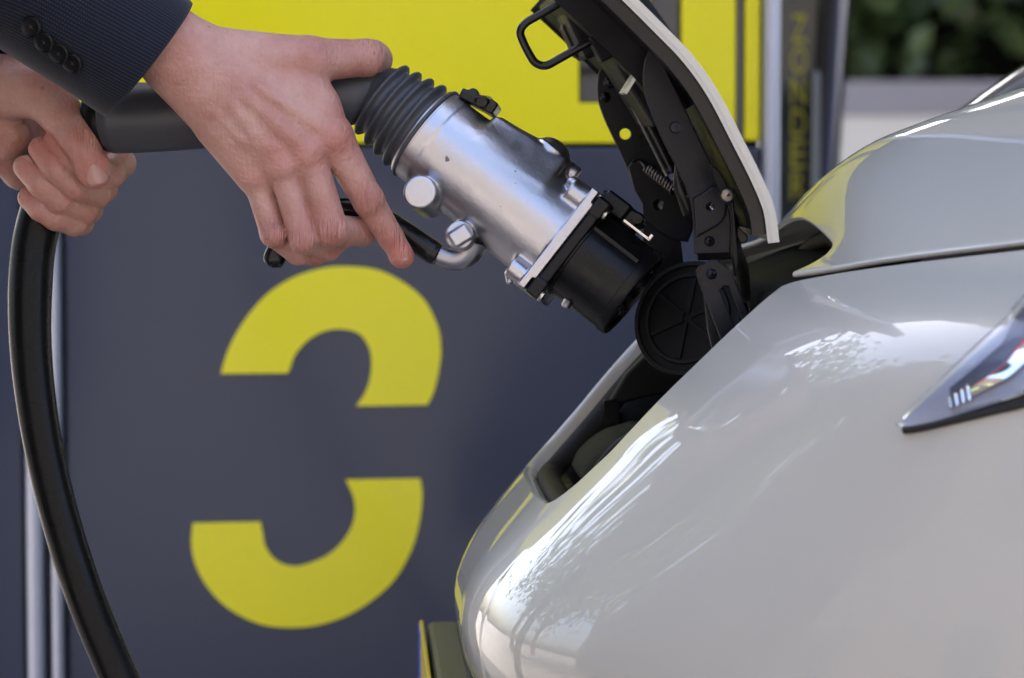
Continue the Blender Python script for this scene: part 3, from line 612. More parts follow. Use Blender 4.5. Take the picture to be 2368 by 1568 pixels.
for sg in (1, -1):
    rd = [car_px(*p, .40) for p in [(2120, 320), (2184, 282), (2250, 232), (2310, 190), (2367, 152), (2470, 95)]]; q_ = rd[-1]; rd += [q_+[.07, 0, .012], q_+[.16, .01, .012], q_+[.28, .02, -.01], q_+[.42, .03, -.05]]; rd = catmull(rd, 3); V = []
    for p in rd:
        zb2 = min(p[2]-.004, float(hood_z(p[0], .40))-.06)
        for a in np.linspace(-1.25, 1.25, 13): V.append((p[0]-.02*abs(math.sin(a))**2, sg*(p[1]+.10*math.sin(a)), zb2+(p[2]-zb2)*math.cos(a*.92)))
    mesh_obj('headlamp_bulge', car_w(np.array(V)), grid_faces(len(rd), 13, flip=(sg > 0)), mat('lamp_cover', (.16, .145, .13), .06, coat=1.0) if 'lamp_cover' not in MATS else MATS['lamp_cover'], car)
# charging flap: painted skin, black liner, emblem, striker, hinge arms
prof = [(1797, 556), (1786, 482), (1757, 410), (1717, 330), (1657, 215), (1597, 130), (1530, 60), (1470, 0), (1420, -48), (1372, -92)]
PF = catmull([car_px(*p, -.155)[[0, 2]] for p in prof], 6); TF = np.gradient(PF, axis=0); TF /= np.linalg.norm(TF, axis=1)[:, None]; NF = np.stack([TF[:, 1], -TF[:, 0]], 1)   # NF: outward (rear-up side)
if NF[10, 0] < 0: NF = -NF
def flap_sheet(name, ys, off_out, off_in, m, parent, i0=0, i1=None, crown=.0):
    pf = PF[i0:i1]; nf = NF[i0:i1]; k = len(pf); sec = [pf+nf*off_out, (pf+nf*off_in)[::-1]]; sec = np.vstack(sec); n = len(sec); V = []
    for y in ys:
        w = (y/.155)**2; s = sec.copy(); s[:, :] += np.vstack([nf, nf[::-1]])*(crown*(1-w)); V.append(np.column_stack([s[:, 0], np.full(n, y), s[:, 1]]))
    V = np.vstack(V); Fc = grid_faces(len(ys), n, closed_v=True); Fc += [tuple(range(n-1, -1, -1)), tuple((len(ys)-1)*n+j for j in range(n))]
    return mesh_obj(name, car_w(V), [tuple(reversed(f)) for f in Fc], m, parent)
flap = flap_sheet('charging_flap', np.linspace(-.155, .155, 25), 0, -.0022, PAINT, car, crown=.0002); sharp(flap, 40); bevel(flap, .0012, 3)
hem = flap_sheet('flap_hem', np.linspace(-.1545, .1545, 25), -.0025, -.0046, PAINT, flap, crown=.0002, i0=0); sharp(hem, 40); bevel(hem, .0010, 3)
flap['label'] = 'open painted charging flap seen edge on'
ln = flap_sheet('flap_liner', np.linspace(-.150, .150, 9), -.0056, -.0115, BLACKG, flap, i0=2); sharp(ln); bevel(ln, .002)
ln2 = flap_sheet('flap_liner', np.linspace(-.080, .128, 9), -.0135, -.0240, BLACKP, flap, i0=24); sharp(ln2); bevel(ln2, .004)
st = [car_w(np.array([*q[:1], y, q[1]])) for q, y in [(PF[k]+NF[k]*-.0262, y_) for k, y_ in ((33, -.045), (33, .01), (40, .01), (40, -.045))]]
# sticker on the liner, raised rib and bracket, latch case
def fbox(name, u, v, y, hx, hy, hz, ang, m, par=flap, bv=.001):
    c = car_w(car_px(u, v, y)); ca, sa = math.cos(math.radians(ang)), math.sin(math.radians(ang))
    ex = cxv*ca+np.array([0, 0, sa]); ez = -cxv*sa+np.array([0, 0, ca]); o = mesh_obj(name, *box_mesh(c, hx, hy, hz, ex=ex, ey=cyv, ez=ez), m, par, smooth=False)
    if bv: bevel(o, bv, 2)
    return o
fbox('latch_case', 1350, 35, .02, .014, .035, .026, 25, BLACKP, bv=.003)
fbox('latch_case', 1330, 90, .03, .006, .012, .012, 25, BLACKP, bv=.003)
fbox('striker_bracket', 1414, 96, -.03, .0125, .012, .0085, 28, BLACKP, bv=.0012)
fbox('striker_bracket', 1405, 20, .0, .020, .05, .006, 128, HINGE, bv=.001)
fbox('flap_rib', 1505, 62, -.10, .022, .030, .006, 126, BLACKP, bv=.003)
fbox('flap_rib', 1440, 180, .03, .004, .05, .035, 32, BLACKP, bv=.002)
wr = catmull([car_px(*p, -.035) for p in [(1400, -55), (1322, -10), (1250, 33), (1216, 53), (1203, 72), (1207, 92), (1226, 130), (1240, 147), (1262, 152), (1290, 138), (1350, 104), (1415, 68)]], 5)
mesh_obj('striker_loop', *tube_mesh(car_w(wr), .0026, 14), BLACKG, flap)
# emblem on the painted side
k = 31; ec = np.array([PF[k][0], 0, PF[k][1]])+np.array([NF[k][0], 0, NF[k][1]])*.003; en = car_w(ec+np.array([NF[k][0], 0, NF[k][1]]))-car_w(ec); et = car_w(ec+np.array([TF[k][0], 0, TF[k][1]]))-car_w(ec)
emb = mesh_obj('emblem', *lathe_mesh(car_w(ec), en, et, [(-.004, .030), (.003, .030), (.0065, .027), (.008, .0235), (.0065, .020), (.003, .0185)], 48), CHROME, flap)
mesh_obj('emblem_bar', *box_mesh(car_w(ec)+en*.004, .0055, .040, .005, ex=et, ey=cyv, ez=en), CHROME, emb, smooth=False)
flap_sheet('chrome_strip', np.linspace(-.05, .05, 5), .0065, -.002, CHROME, flap, i0=38, i1=54)
def car_plate(name, outs, y, t, m, parent, bev=.0008):
    V, Fc = plate_mesh([[tuple(car_px(*p, y)[[0, 2]]) for p in o_] for o_ in outs], t, bev)
    return mesh_obj(name, car_w(np.stack([V[:, 0], y-V[:, 2], V[:, 1]], 1)), [tuple(reversed(f)) for f in Fc], m, parent, smooth=False)
def sm2(pts, n=3): return [tuple(p) for p in catmull(pts, n)]
def pxc(c, r, n=18): return [(c[0]+r*math.cos(2*math.pi*i/n), c[1]+r*math.sin(2*math.pi*i/n)) for i in range(n)]
def rivet(u, v, y, r, dome, m, parent, name='rivet'):
    c = car_w(car_px(u, v, y)); ax_ = -cyv
    pr = [(0, r), (dome*.25, r), (dome*.6, r*.82), (dome*.88, r*.5), (dome, r*.12)] if dome > .001 else [(0, r), (dome*.8, r), (dome, r*.93)]
    mesh_obj(name, *lathe_mesh(c, ax_, (0, 0, 1), pr, 20), m, parent)
arm = car_plate('hinge_arm', [sm2([(1500, 112), (1489, 145), (1487, 200), (1500, 250), (1530, 322), (1560, 382), (1582, 430), (1598, 480), (1603, 530)], 4)+[(1605, 588), (1686, 586)]+sm2([(1688, 560), (1688, 500), (1676, 455), (1664, 420), (1650, 392), (1612, 312), (1580, 245), (1548, 180), (1522, 128), (1511, 113)], 4), pxc((1561, 295), 11.5)], -.100, .003, HINGE, flap)
car_plate('hinge_emboss', [sm2([(1602, 458), (1625, 445), (1646, 430)], 3)+sm2([(1662, 430), (1674, 440), (1679, 458), (1679, 490), (1673, 508), (1660, 522)], 3)+[(1608, 551)]], -.1030, .0035, HINGE, arm, .0014)
rivet(1641, 478, -.1046, .0027, .0009, STEEL, arm); rivet(1640, 558, -.1015, .0032, .0022, HINGE, arm)
car_plate('hinge_bracket', [[(1684, 440), (1690, 500), (1692, 590), (1700, 640), (1704, 600), (1700, 540), (1694, 470)]], -.096, .012, HINGE, flap)
lk = car_plate('hinge_link', [[(1610, 640), (1609, 626), (1616, 615), (1646, 600), (1658, 600), (1681, 618), (1698, 648), (1760, 800), (1690, 850)], [(1664, 672), (1672, 662), (1684, 664), (1712, 735), (1726, 775), (1712, 782), (1694, 745)]], -.1065, .003, HINGE, flap)
rivet(1645, 634, -.108, .0032, .0022, HINGE, lk)
car_plate('hinge_link', [[(1624, 668), (1640, 655), (1690, 760), (1740, 850), (1655, 850), (1634, 760)]], -.099, .004, HINGE, flap)
V, Fc = text_mesh('L', .0085, .0006); pc = car_px(1660, 662, -.1082); ca, sa = math.cos(.30), math.sin(.30)
mesh_obj('embossed_letter', car_w(np.stack([pc[0]+V[:, 0]*ca+V[:, 1]*sa*1.0, np.full(len(V), pc[1])-V[:, 2], pc[2]+V[:, 1]*ca-V[:, 0]*-sa], 1)), Fc, HINGE, lk, smooth=False)
# far hinge arm with its spring
arm2 = car_plate('hinge_arm', [sm2([(1392, 152), (1382, 175), (1381, 225), (1392, 265), (1412, 310), (1432, 350), (1450, 392)], 4)+[(1470, 440), (1486, 480), (1560, 520)]+sm2([(1562, 470), (1550, 420), (1520, 345), (1480, 270), (1445, 205), (1420, 160), (1404, 150)], 4), pxc((1445, 310), 13)], .095, .003, HINGE, flap)
br = car_plate('hinge_bracket', [[(1452, 386), (1460, 374), (1490, 372), (1525, 410), (1560, 440), (1600, 470), (1606, 520), (1590, 560), (1560, 556), (1520, 535), (1486, 508), (1484, 470), (1466, 440)]], .085, .003, HINGE, flap)
rivet(1521, 473, .0832, .0040, .0010, DSTEEL, br)
car_plate('hinge_link', [[(1484, 505), (1570, 505), (1574, 560), (1583, 640), (1480, 680), (1486, 600)]], .090, .004, HINGE, flap)
car_plate('hinge_link', [[(1560, 380), (1575, 385), (1600, 440), (1600, 500), (1580, 500), (1556, 430)]], -.06, .006, HINGE, flap)
a0, a1 = car_w(car_px(1496, 388, .070)), car_w(car_px(1562, 441, .055)); dv = a1-a0; L = np.linalg.norm(dv); dv /= L; q1 = np.cross(dv, [0, 0, 1]); q1 /= np.linalg.norm(q1); q2 = np.cross(dv, q1)
hel = [a0+dv*L*t+.0030*(math.cos(t*2*math.pi*11)*q1+math.sin(t*2*math.pi*11)*q2) for t in np.linspace(0, 1, 200)]
hk = [car_w(car_px(u, v, .072)) for u, v in [(1464, 372), (1480, 374), (1490, 384)]]
mesh_obj('hinge_spring', *tube_mesh(np.vstack([hk, hel]), .00075, 6), DSTEEL, flap)
car_plate('hinge_stop', [sm2([(1700, 520), (1722, 540), (1726, 552), (1718, 562), (1700, 560)], 2)], -.07, .012, BLACKG, flap)

car_plate('hinge_cover', [[(1556, 330), (1590, 345), (1640, 430), (1690, 500), (1692, 600), (1612, 602), (1606, 520), (1580, 440)]], .035, .004, BLACKP, flap)
car_plate('hinge_cover', [[(1560, 392), (1582, 400), (1604, 452), (1604, 486), (1590, 490), (1566, 440)], [(1574, 424), (1584, 422), (1592, 446), (1586, 452)]], -.085, .004, BLACKG, flap)
lm_ = catmull([car_px(*p, y_) for p, y_ in [((1700, 470), -.05), ((1694, 530), -.07), ((1702, 580), -.075), ((1716, 620), -.07), ((1722, 690), -.05)]], 5)
mesh_obj('wiring_loom', *tube_mesh(car_w(lm_), .0038, 12), SEAL, flap)
car_plate('flap_bracket', [sm2([(1640, 380), (1662, 396), (1684, 440), (1690, 470), (1676, 470), (1652, 420)], 2)], -.13, .010, BLACKP, flap)
rivet(1682, 452, -.138, .0040, .0012, DSTEEL, flap, 'bolt'); rivet(1410, 190, .090, .0042, .0016, BLACKG, flap, 'bolt'); rivet(1400, 225, .0925, .0035, .0016, BLACKG, flap, 'bolt')
mesh_obj('damper', *tube_mesh(car_w(catmull([car_px(1430, 150, .05), car_px(1500, 290, .05), car_px(1555, 400, .05)], 6)), .0055, 14), BLACKG, flap)
fbox('warning_sticker', 1472, 165, -.06, .0010, .018, .016, -32, PLASTW, bv=0)
# number plate on the bumper
pm = mat('yellow_number_plate', (.60, .45, .05), .25); pf_x = float(Xs(0, .64))-.032
pl = mesh_obj('number_plate_holder', *box_mesh(car_w((pf_x+.016, 0, .590)), .012, .255, .056, ex=cxv, ey=cyv), mat('plate_holder', (.10, .10, .07), .35), car, smooth=False); bevel(pl, .004)
p2 = mesh_obj('number_plate', *box_mesh(car_w((pf_x, 0, .590)), .0015, .26, .056, ex=cxv, ey=cyv), pm, pl, smooth=False); bevel(p2, .001)
p3 = mesh_obj('country_band', *box_mesh(car_w((pf_x-.0018, .24, .590)), .0004, .019, .054, ex=cxv, ey=cyv), mat('blue_band', (.02, .09, .55), .3), pl, smooth=False)

# rest of the body, out of the frame: windscreen, cabin, wheels
gl = mat('car_glass', (.02, .025, .028), .04)
def strip(rows): V = np.array([p for r in rows for p in r]); return car_w(V), grid_faces(len(rows), len(rows[0]))
wsx = [(1.0, .72, 1.03, 1.13), (1.35, .68, 1.26, 1.33), (1.75, .60, 1.46, 1.52)]
mesh_obj('windscreen', *strip([[(x, w*yy, ze+(zc-ze)*(1-w*w)) for w in np.linspace(-1, 1, 15)] for x, yy, ze, zc in wsx]), gl, car)
rf = [(1.75, .60, 1.46, 1.52), (2.4, .60, 1.52, 1.57), (3.2, .58, 1.48, 1.53), (3.9, .54, 1.32, 1.37), (4.2, .62, 1.0, 1.03), (4.25, .78, .7, .7), (4.2, .78, .35, .35)]
mesh_obj('roof', *strip([[(x, w*yy, ze+(zc-ze)*(1-w*w)) for w in np.linspace(-1, 1, 15)] for x, yy, ze, zc in rf]), PAINT, car)
for s in (-1, 1):
    xw = float(Xs(.8, .5)); sx = np.linspace(0, 1, 40); rows = []
    for t in sx:
        x = xw+t*(4.25-xw); arch = 0
        for wc in (.78+.0, 3.48):
            dx = abs(x-wc)
            if dx < .36: arch = max(arch, math.sqrt(.36**2-dx**2)+.30)
        zb = max(.22, arch); zt = .96+.06*math.sin(min(1, t*1.2)*math.pi/2)
        rows.append([(x, s*(.80+.07*math.sin(math.pi*min(max((z-.2)/.8, 0), 1))*min(1, t*8)), z) for z in np.linspace(zb, zt, 10)])
    V, Fc = strip(rows); mesh_obj('side_panel', V, Fc, PAINT, car)
    mesh_obj('side_window', *strip([[(x, s*y0, z0), (x, s*y1, z1)] for x, y0, z0, y1, z1 in ((1.02, .80, 1.0, .72, 1.03), (1.35, .82, 1.01, .68, 1.26), (1.75, .83, 1.02, .60, 1.46), (2.4, .84, 1.02, .60, 1.52), (3.2, .84, 1.02, .58, 1.48), (3.9, .82, 1.02, .54, 1.32))]), gl, car)
    for wc in (.78, 3.48):
        c = car_w((wc, s*.74, .31)); wl = mesh_obj('wheel', *lathe_mesh(c, cyv*s, (0, 0, 1), [(-.1, .20), (-.1, .29), (-.08, .31), (.07, .31), (.09, .29), (.09, .205), (.06, .2)], 40), SEAL, car)
        mesh_obj('rim', *lathe_mesh(c, cyv*s, (0, 0, 1), [(-.05, .2), (.07, .2), (.075, .19), (.04, .17), (.05, .05), (.06, .03)], 30), STEEL, wl)

# ================================================================== CONNECTOR
AX = math.radians(38); EP = math.radians(8); SC = F_PX/1900
ca_ = np.array([math.cos(AX)*math.cos(EP), -math.sin(EP), -math.sin(AX)*math.cos(EP)]); cn_ = np.array([math.sin(AX), 0, math.cos(AX)]); cb_ = np.cross(cn_, ca_)
CON_O = cmm(993, 305, 0)
def con_cam(p): p = np.asarray(p, float); return CON_O+p[..., 0:1]*ca_+p[..., 1:2]*cb_+p[..., 2:3]*cn_
def con_w(p): return cam_w(con_cam(p)/1000)
def cl(u, v): return ((u-993)*math.cos(AX)+(v-305)*math.sin(AX))/SC/math.cos(EP), ((u-993)*math.sin(AX)-(v-305)*math.cos(AX))/SC
def con_dir(d): return d[0]*(ca_[0]*Rv+ca_[1]*Fv+ca_[2]*Uv)+d[1]*(cb_[0]*Rv+cb_[1]*Fv+cb_[2]*Uv)+d[2]*(cn_[0]*Rv+cn_[1]*Fv+cn_[2]*Uv)
HC = -2.5
con = thing('charging_connector', con_w([50, 0, HC]), 'silver metal charging plug with grey rubber handle and black cable', 'charging plug')
f = Field((-6, -48, -58), (126, 42, 54), .8)
f.cyl((-4, 0, HC), (112, 0, HC-1), 30.5, 0, 1.5, r2=34.2)
f.cyl((-4, 0, HC), (10, 0, HC), 31.3, 2, 1.2)
# raised housing on the upper side, flat towards the camera, with a dome
qx = np.array([math.cos(.10), 0, math.sin(.10)]); qz = np.array([-math.sin(.10), 0, math.cos(.10)]); qy = np.array([0, 1, 0])
tl = .60; q2y = math.cos(tl)*qy-math.sin(tl)*qz; q2z = math.sin(tl)*qy+math.cos(tl)*qz
f.box((57, -6.5, 15), (27, 16, 15), 6, 2.5, axes=[qx, q2y, q2z])
f.box((58, 8, 22), (27, 16, 15), 6, 3, axes=[qx, qy, qz])
f.ell((70, -1, 36), (12, 11, 9), 1.5)
f.cyl((70, -1, 30), (70, -1, 39.5), 12.0, 1.2, 1.5)
f.cone((30, -4, 30), (62, -4, 36.5), 2.0, 2.4, 2.5)
f.cyl((82, 6, 34), (90, 6, 34), 6, 3, 1)
# cut panel seam
# pivot bosses towards the camera
s_, h_ = cl(987, 460); f.cyl((s_, -32, h_), (s_, 18, h_), 10.2, 4.0, 1.2)
s_, h_ = cl(1070, 557); f.cyl((s_, -22, h_+1), (s_, 20, h_+1), 9.0, 4.0, 1.0)
f.box((s_+1, -21.5, h_+1), (6.4, 2.6, 5.0), 2.5, 1.6, axes=[[.34, 0, .94], [0, 1, 0], [-.94, 0, .34]])
# screw towers at the flange corners and the flange itself
for yy in (-24, 24):
    for zz, ln_ in ((-35, 17), (24, 17)):
        f.cyl((113-ln_, yy, zz), (114, yy, zz), 7.2, 5, 1.5)
f.cone((95, -20, 28), (106, -24, 27), 4.5, 5.5, 3)
f.cone((94, 0, -40), (100, -12, -43), 2.0, 2.4, 2)
f.box((111.6, 0, -4.5), (3.6, 34.5, 37.5), .8, 1.0)
for zz in (-41, 33): f.box((114.9, -35, zz), (1.8, 6, 8), .5, .3, op='sub')
V, Q = f.mesh(); V = np_smooth(V, Q, 1, .35); mesh_obj('housing', con_w(V), Q, ALU, con)
# scuff on the housing's crown
SCM = mat('scraped_metal', (.16, .15, .155), .6, metal=.6, var=.4, vscale=300)
s0_, h0_ = cl(1048, 386); sp_ = []
for a, r_ in zip(np.linspace(0, 2*math.pi, 14, endpoint=False), (3.6, 2.2, 1.2, 2.4, 1.0, 2.0, 4.4, 2.6, 1.2, .8, 1.6, 1.0, 2.2, 2.6)):
    ds, dh = r_*math.cos(a)*.55+.35*r_*math.sin(a), r_*math.sin(a); hh = h0_+dh; rr_ = 30.5+(s0_+4+ds)*.032; sp_.append(con_w([s0_+ds, -math.sqrt(max(rr_**2-(hh-HC)**2, 1))-.18, hh]))
mesh_obj('scuff_mark', np.array(sp_), [tuple(range(14))], SCM, con, smooth=False)
# black flange, barrel, face with contacts
FLM = mat('moulded_black', (.005, .005, .006), .30, spec=.24, rvar=.08, vscale=60, bump=.1, bscale=600, var=.2)
f = Field((110, -46, -54), (150, 44, 52), .8)
f.box((118.8, 0, -4.5), (3.5, 33.0, 36.5), 0, 1.3)
for zz in (-36, 25): f.box((118.6, -28, zz), (4.6, 6.0, 6.2), 1, 1.2)
f.box((122, 6, 34), (9, 15, 6), 2, 2); f.box((132, 6, 33), (8, 12, 6.5), 2, 2.2); f.cyl((138, -6, 36), (138, 18, 36), 4, 2, 1)
f.box((104, 8, 35), (12, 12, 3), 2, 1.5)
for zz in (-38.5, 24.5): f.cyl((121.5, -27.5, zz), (132, -27.5, zz), 4.8, .3, .3, op='sub')
V, Q = f.mesh(); fl = mesh_obj('flange', con_w(np_smooth(V, Q, 1, .3)), Q, FLM, con)
for zz in (-38.5, 24.5):
    for yy in (-27,):
        b_ = con_w([122.4, yy-1.5, zz]); pr = [(0, .0040), (.0022, .0040), (.0030, .0036), (.0030, .0022), (.0018, .0021), (.0018, .0002)]
        mesh_obj('screw', *lathe_mesh(b_, con_dir((1, 0, 0)), con_dir((0, 0, 1)), pr, 20), STEEL, fl)
b_ = con_w([120, 0, HC]); axd = con_dir((1, 0, 0)); rf_ = con_dir((0, 0, 1))
bar = mesh_obj('barrel', *lathe_mesh(b_, axd, rf_, [(0, .0312), (.0035, .0312), (.0038, .0300), (.0385, .0298), (.0388, .0306), (.0440, .0306), (.0452, .0298), (.0453, .0262), (.0400, .0258), (.0399, .001)], 72), FLM, con); sharp(bar, 40)
for (yy, zz, r_) in ((-11, 6, 8.2), (11, 6, 8.2), (0, -14, 6.4), (0, 18, 4.8), (-16, -13, 4.2), (16, -13, 4.2)):
    c_ = con_w([120+40, yy, HC+zz]); t_ = mesh_obj('contact_tube', *lathe_mesh(c_, axd, rf_, [(0, r_/1000), (.0044, r_/1000), (.0046, r_/1000-.0004), (.0046, r_/1000-.0016), (.0010, r_/1000-.0018), (.001, .0002)], 24), BLACKG, bar); sharp(t_, 40)
mesh_obj('barrel_rib', *box_mesh(con_w([140, -25.4, HC+16.5]), .017, .0012, .0012, ex=axd, ey=con_dir((0, 1, 0)), ez=rf_), FLM, bar, smooth=False)
mesh_obj('latch_hook', *join(box_mesh(con_w([143, -12, 29.5]), .010, .003, .0007, ex=axd, ey=con_dir((0, 1, 0)), ez=rf_), box_mesh(con_w([152.4, -12, 31.0]), .0008, .003, .0020, ex=axd, ey=con_dir((0, 1, 0)), ez=rf_)), STEEL, con, smooth=False)
s_, h_ = cl(1311, 714); mesh_obj('drain_stud', *lathe_mesh(con_w([s_-1, -8, h_+1]), con_dir((.2, 0, -1)), axd, [(-.003, .003), (.001, .003), (.002, .002), (.0022, .0003)], 16), ALU, con)
# clip at the bellows end
f = Field((-2, -24, 22), (34, 24, 46), .7)
f.box((14, -2, 33), (12, 10, 3.2), 0, 1.2, axes=[[.985, 0, .17], [0, 1, 0], [-.17, 0, .985]]); f.cyl((9, -12, 35), (9, 8, 35), 3.4, 2, 1); f.box((23, -2, 35.5), (3.2, 10, 4), 2, 1.5); f.cyl((17, -14, 34), (17, 2, 37), 4, 2, 1)
V, Q = f.mesh(); mesh_obj('strap_clip', con_w(np_smooth(V, Q, 1)), Q, BLACKG, con)
# bellows boot
pr = [(-.047, .0185), (-.044, .0195)]
for k in range(5):
    s0 = -.0365+k*.0088; ro = .0268+k*.0015; ri = ro-.0052
    pr += [(s0-.0040, ri), (s0-.0022, ri+.0012), (s0-.0012, ro-.0010), (s0-.0004, ro-.0001), (s0+.0006, ro-.0001), (s0+.0014, ro-.0010), (s0+.0026, ri+.0014)]
pr += [(.0, .0300), (.0012, .0316), (.0012, .0290)]
mesh_obj('bellows_boot', *lathe_mesh(con_w([0, 0, HC]), axd, rf_, pr, 72), GREY_RUB, con)
# handle tube and its end collar
hp = [con_cam([-30, 0, HC]), con_cam([-44, 0, HC+.3]), cmm(815, 218, 2), cmm(760, 228, 0), cmm(650, 245, 0), cmm(500, 262, 0), cmm(380, 270, 2), cmm(300, 273, 4), cmm(262, 275, 5), cmm(248, 276, 5.5), cmm(242, 276, 6)]
hpath = catmull(np.array(hp)/1000, 6); rr = np.interp(np.linspace(0, 10, len(hpath)), range(11), [.0172, .0178, .0190, .0196, .0205, .0212, .0218, .0221, .0219, .0205, .0150])
mesh_obj('handle', *tube_mesh(cam_w(hpath), rr, 40), GREY_RUB, con)
mesh_obj('handle_collar', *tube_mesh(cam_w(np.array([cmm(258, 277, 5), cmm(246, 278, 6), cmm(230, 283, 7), cmm(222, 287, 8)])/1000), [.0195, .0202, .0202, .017], 32), CABLE, con)
cp = [cmm(238, 282, 6), cmm(205, 308, 10), cmm(160, 355, 20), cmm(122, 420, 30), cmm(97, 490, 32), cmm(78, 570, 30), cmm(70, 670, 25), cmm(70, 780, 20), cmm(80, 900, 15), cmm(102, 1040, 10), cmm(140, 1200, 5), cmm(190, 1360, 0), cmm(250, 1510, 0), cmm(310, 1640, 0), cmm(420, 1850, 0), cmm(560, 2100, 0)]
cpath = catmull(np.array(cp)/1000, 8); cr = np.interp(np.linspace(0, 1, len(cpath)), [0, .25, .4, .6, 1], [.0140, .0142, .0140, .0122, .0120])
cw = cam_w(cpath); end = cw[-1]
loop_ = catmull(np.array([end, end+[.10, .02, -.16], end+[.22, .12, -.9*end[2]+.07], [end[0]+.5, .55, .012], [end[0]+.3, .80, .012], [end[0]+.1, .93, .2], [end[0]+.05, .97, .45]]), 10)
cw = np.vstack([cw, loop_[1:]]); cr = np.concatenate([cr, np.full(len(loop_)-1, .012)])
mesh_obj('cable', *tube_mesh(cw, cr, 28), CABLE, con)
# release lever: bare root, rubber-sleeved grip
lvp = [(1098, 556, -14), (1085, 584, -12), (1055, 601, -10), (1015, 591, -8), (965, 560, -6), (905, 519, -5), (845, 490, -5), (785, 484, -8), (725, 500, -10), (675, 538, -12), (643, 580, -12), (627, 618, -12)]
lv = catmull(np.array([cmm(*p) for p in lvp])/1000, 6); kk = 3*6+2
lev = mesh_obj('release_lever', *tube_mesh(cam_w(lv[:kk]), np.interp(np.linspace(0, 1, kk), [0, .4, 1], [.0085, .0075, .0060]), 20, flat=.8, up=Fv), mat('dull_alloy', (.32, .32, .35), .35, metal=1.0, bump=.1, bscale=500), con)
g_ = lv[kk-2:]; ng = len(g_); gr_ = np.interp(np.linspace(0, 1, ng), [0, .03, .5, .95, .985, 1], [.0062, .0076, .0070, .0070, .0056, .0015])
mesh_obj('lever_grip', *tube_mesh(cam_w(g_), gr_, 24, flat=.85, up=Fv), BLACKG, lev)

# ================================================================== PERSON
hip = np.array([-.76, -.36, 0.0])
person = thing('person', hip, 'person in dark pinstripe jacket gripping the plug handle and cable with both hands', 'person')
J = cmm
def hand_mesh(f, it=2):
    V, Q = f.mesh(); return cam_w(np_smooth(V, Q, it, .5)/1000), [tuple(q) for q in Q]
# --- right hand over the handle (fingers blend into the palm, never into each other)
def blend(a, b, k): h = np.maximum(k-np.abs(a-b), 0)/k; return np.minimum(a, b)-h*h*h*k/6
def make_hand(lo, hi, palm, fingers, KP=7.0, KF=1.2):
    base = Field(lo, hi, 1.0); palm(base); out = base.D.copy()
    for fn in fingers:
        g = Field(lo, hi, 1.0); fn(g); out = blend(out, blend(base.D, g.D, KP), KF)
    base.D = out; return base
def chain(f, Jf, pts, rad, k=3.0):
    for n_, (a, b) in enumerate(zip(pts[:-1], pts[1:])): f.cone(Jf(*a), Jf(*b), rad[n_], rad[n_+1], k)
lo = np.array([J(300, 0, 0)[0]-10, 1810, J(0, 640, -40)[2]]); hi = np.array([J(975, 0, 0)[0], 1935, J(0, -30, -40)[2]+10])
W = J(418, 118, -48)
mcp = {'i': J(770, 318, -40), 'm': J(712, 352, -44), 'r': J(650, 382, -43), 'p': J(594, 404, -37)}
def palm(f):
    f.cone(J(300, 38, -62), W, 25, 22.5, 8); f.cone(J(330, 75, -44), J(430, 145, -44), 20, 19, 10); f.cone(J(400, 145, -50), J(470, 230, -46), 19, 16, 10)
    f.cone(W, mcp['i'], 19, 12.6, 10); f.cone(J(440, 135, -46), mcp['m'], 19, 12.6, 10); f.cone(J(440, 150, -46), mcp['r'], 19, 12.2, 10); f.cone(J(430, 165, -46), mcp['p'], 19, 11.6, 10)
    f.cone(J(510, 290, -40), J(588, 400, -37), 15, 11.5, 8)
    f.cone(J(465, 122, -44), J(715, 142, -36), 16.5, 14.5, 10)
    f.cone(J(620, 180, -38), J(738, 245, -40), 16, 12, 10); f.cone(J(700, 170, -36), J(748, 270, -40), 12, 11.5, 9)
    for q, t_ in (('i', (600, 205, -60)), ('m', (570, 225, -61)), ('r', (540, 245, -60))): f.cone(mcp[q]+np.array([0, -8.2, 1]), J(*t_), 4.6, 3.0, 7)
    for q in 'imr': f.ell(mcp[q]+np.array([0, -6.0, -1]), (9, 7.6, 9), 6)
    f.cone(J(500, 262, -59), J(560, 322, -55), 1.8, 1.8, 5); f.cone(J(560, 322, -55), J(645, 345, -56), 1.8, 1.4, 5); f.ell(J(455, 208, -60), (7, 5, 8), 8)
def thumb(f):
    f.cone(J(640, 142, -38), J(715, 140, -36), 14, 14.0, 6); chain(f, J, [(715, 140, -36), (846, 134, -18), (866, 138, 2), (862, 155, 24)], [14.0, 11.2, 10.6, 9], 5); f.ell(J(868, 122, -10), (7.5, 10, 7.5), 5)
def index(f): chain(f, J, [(770, 318, -40), (852, 465, -33), (903, 548, -27), (931, 594, -25)], [12.0, 9.7, 8.0, 7.2], 3); f.ell(J(853, 463, -36.5), (9.4, 8.6, 10.6), 3); f.ell(J(925, 588, -26), (7.4, 7.2, 8.4), 2)
def middle(f): chain(f, J, [(712, 352, -44), (768, 533, -45), (836, 536, -18), (870, 508, 4)], [10.2, 9.9, 9.0, 8], 3); f.ell(J(764, 538, -46), (9.0, 8.2, 9.2), 3)
def ring_(f): chain(f, J, [(650, 382, -43), (703, 552, -44), (757, 572, -20), (796, 545, 4)], [9.0, 9.1, 8.4, 7.6], 3); f.ell(J(700, 558, -47), (8.2, 7.4, 8.4), 3)
def pinky(f): chain(f, J, [(590, 404, -36), (632, 540, -38), (688, 584, -26), (730, 591, -14)], [8.4, 8.2, 7.6, 6.6], 3); f.ell(J(634, 545, -42), (7.8, 7.4, 8.0), 3)
f = make_hand(lo, hi, palm, [thumb, index, middle, ring_, pinky], 6.0, .5)
RH = hand_mesh(f, 1)
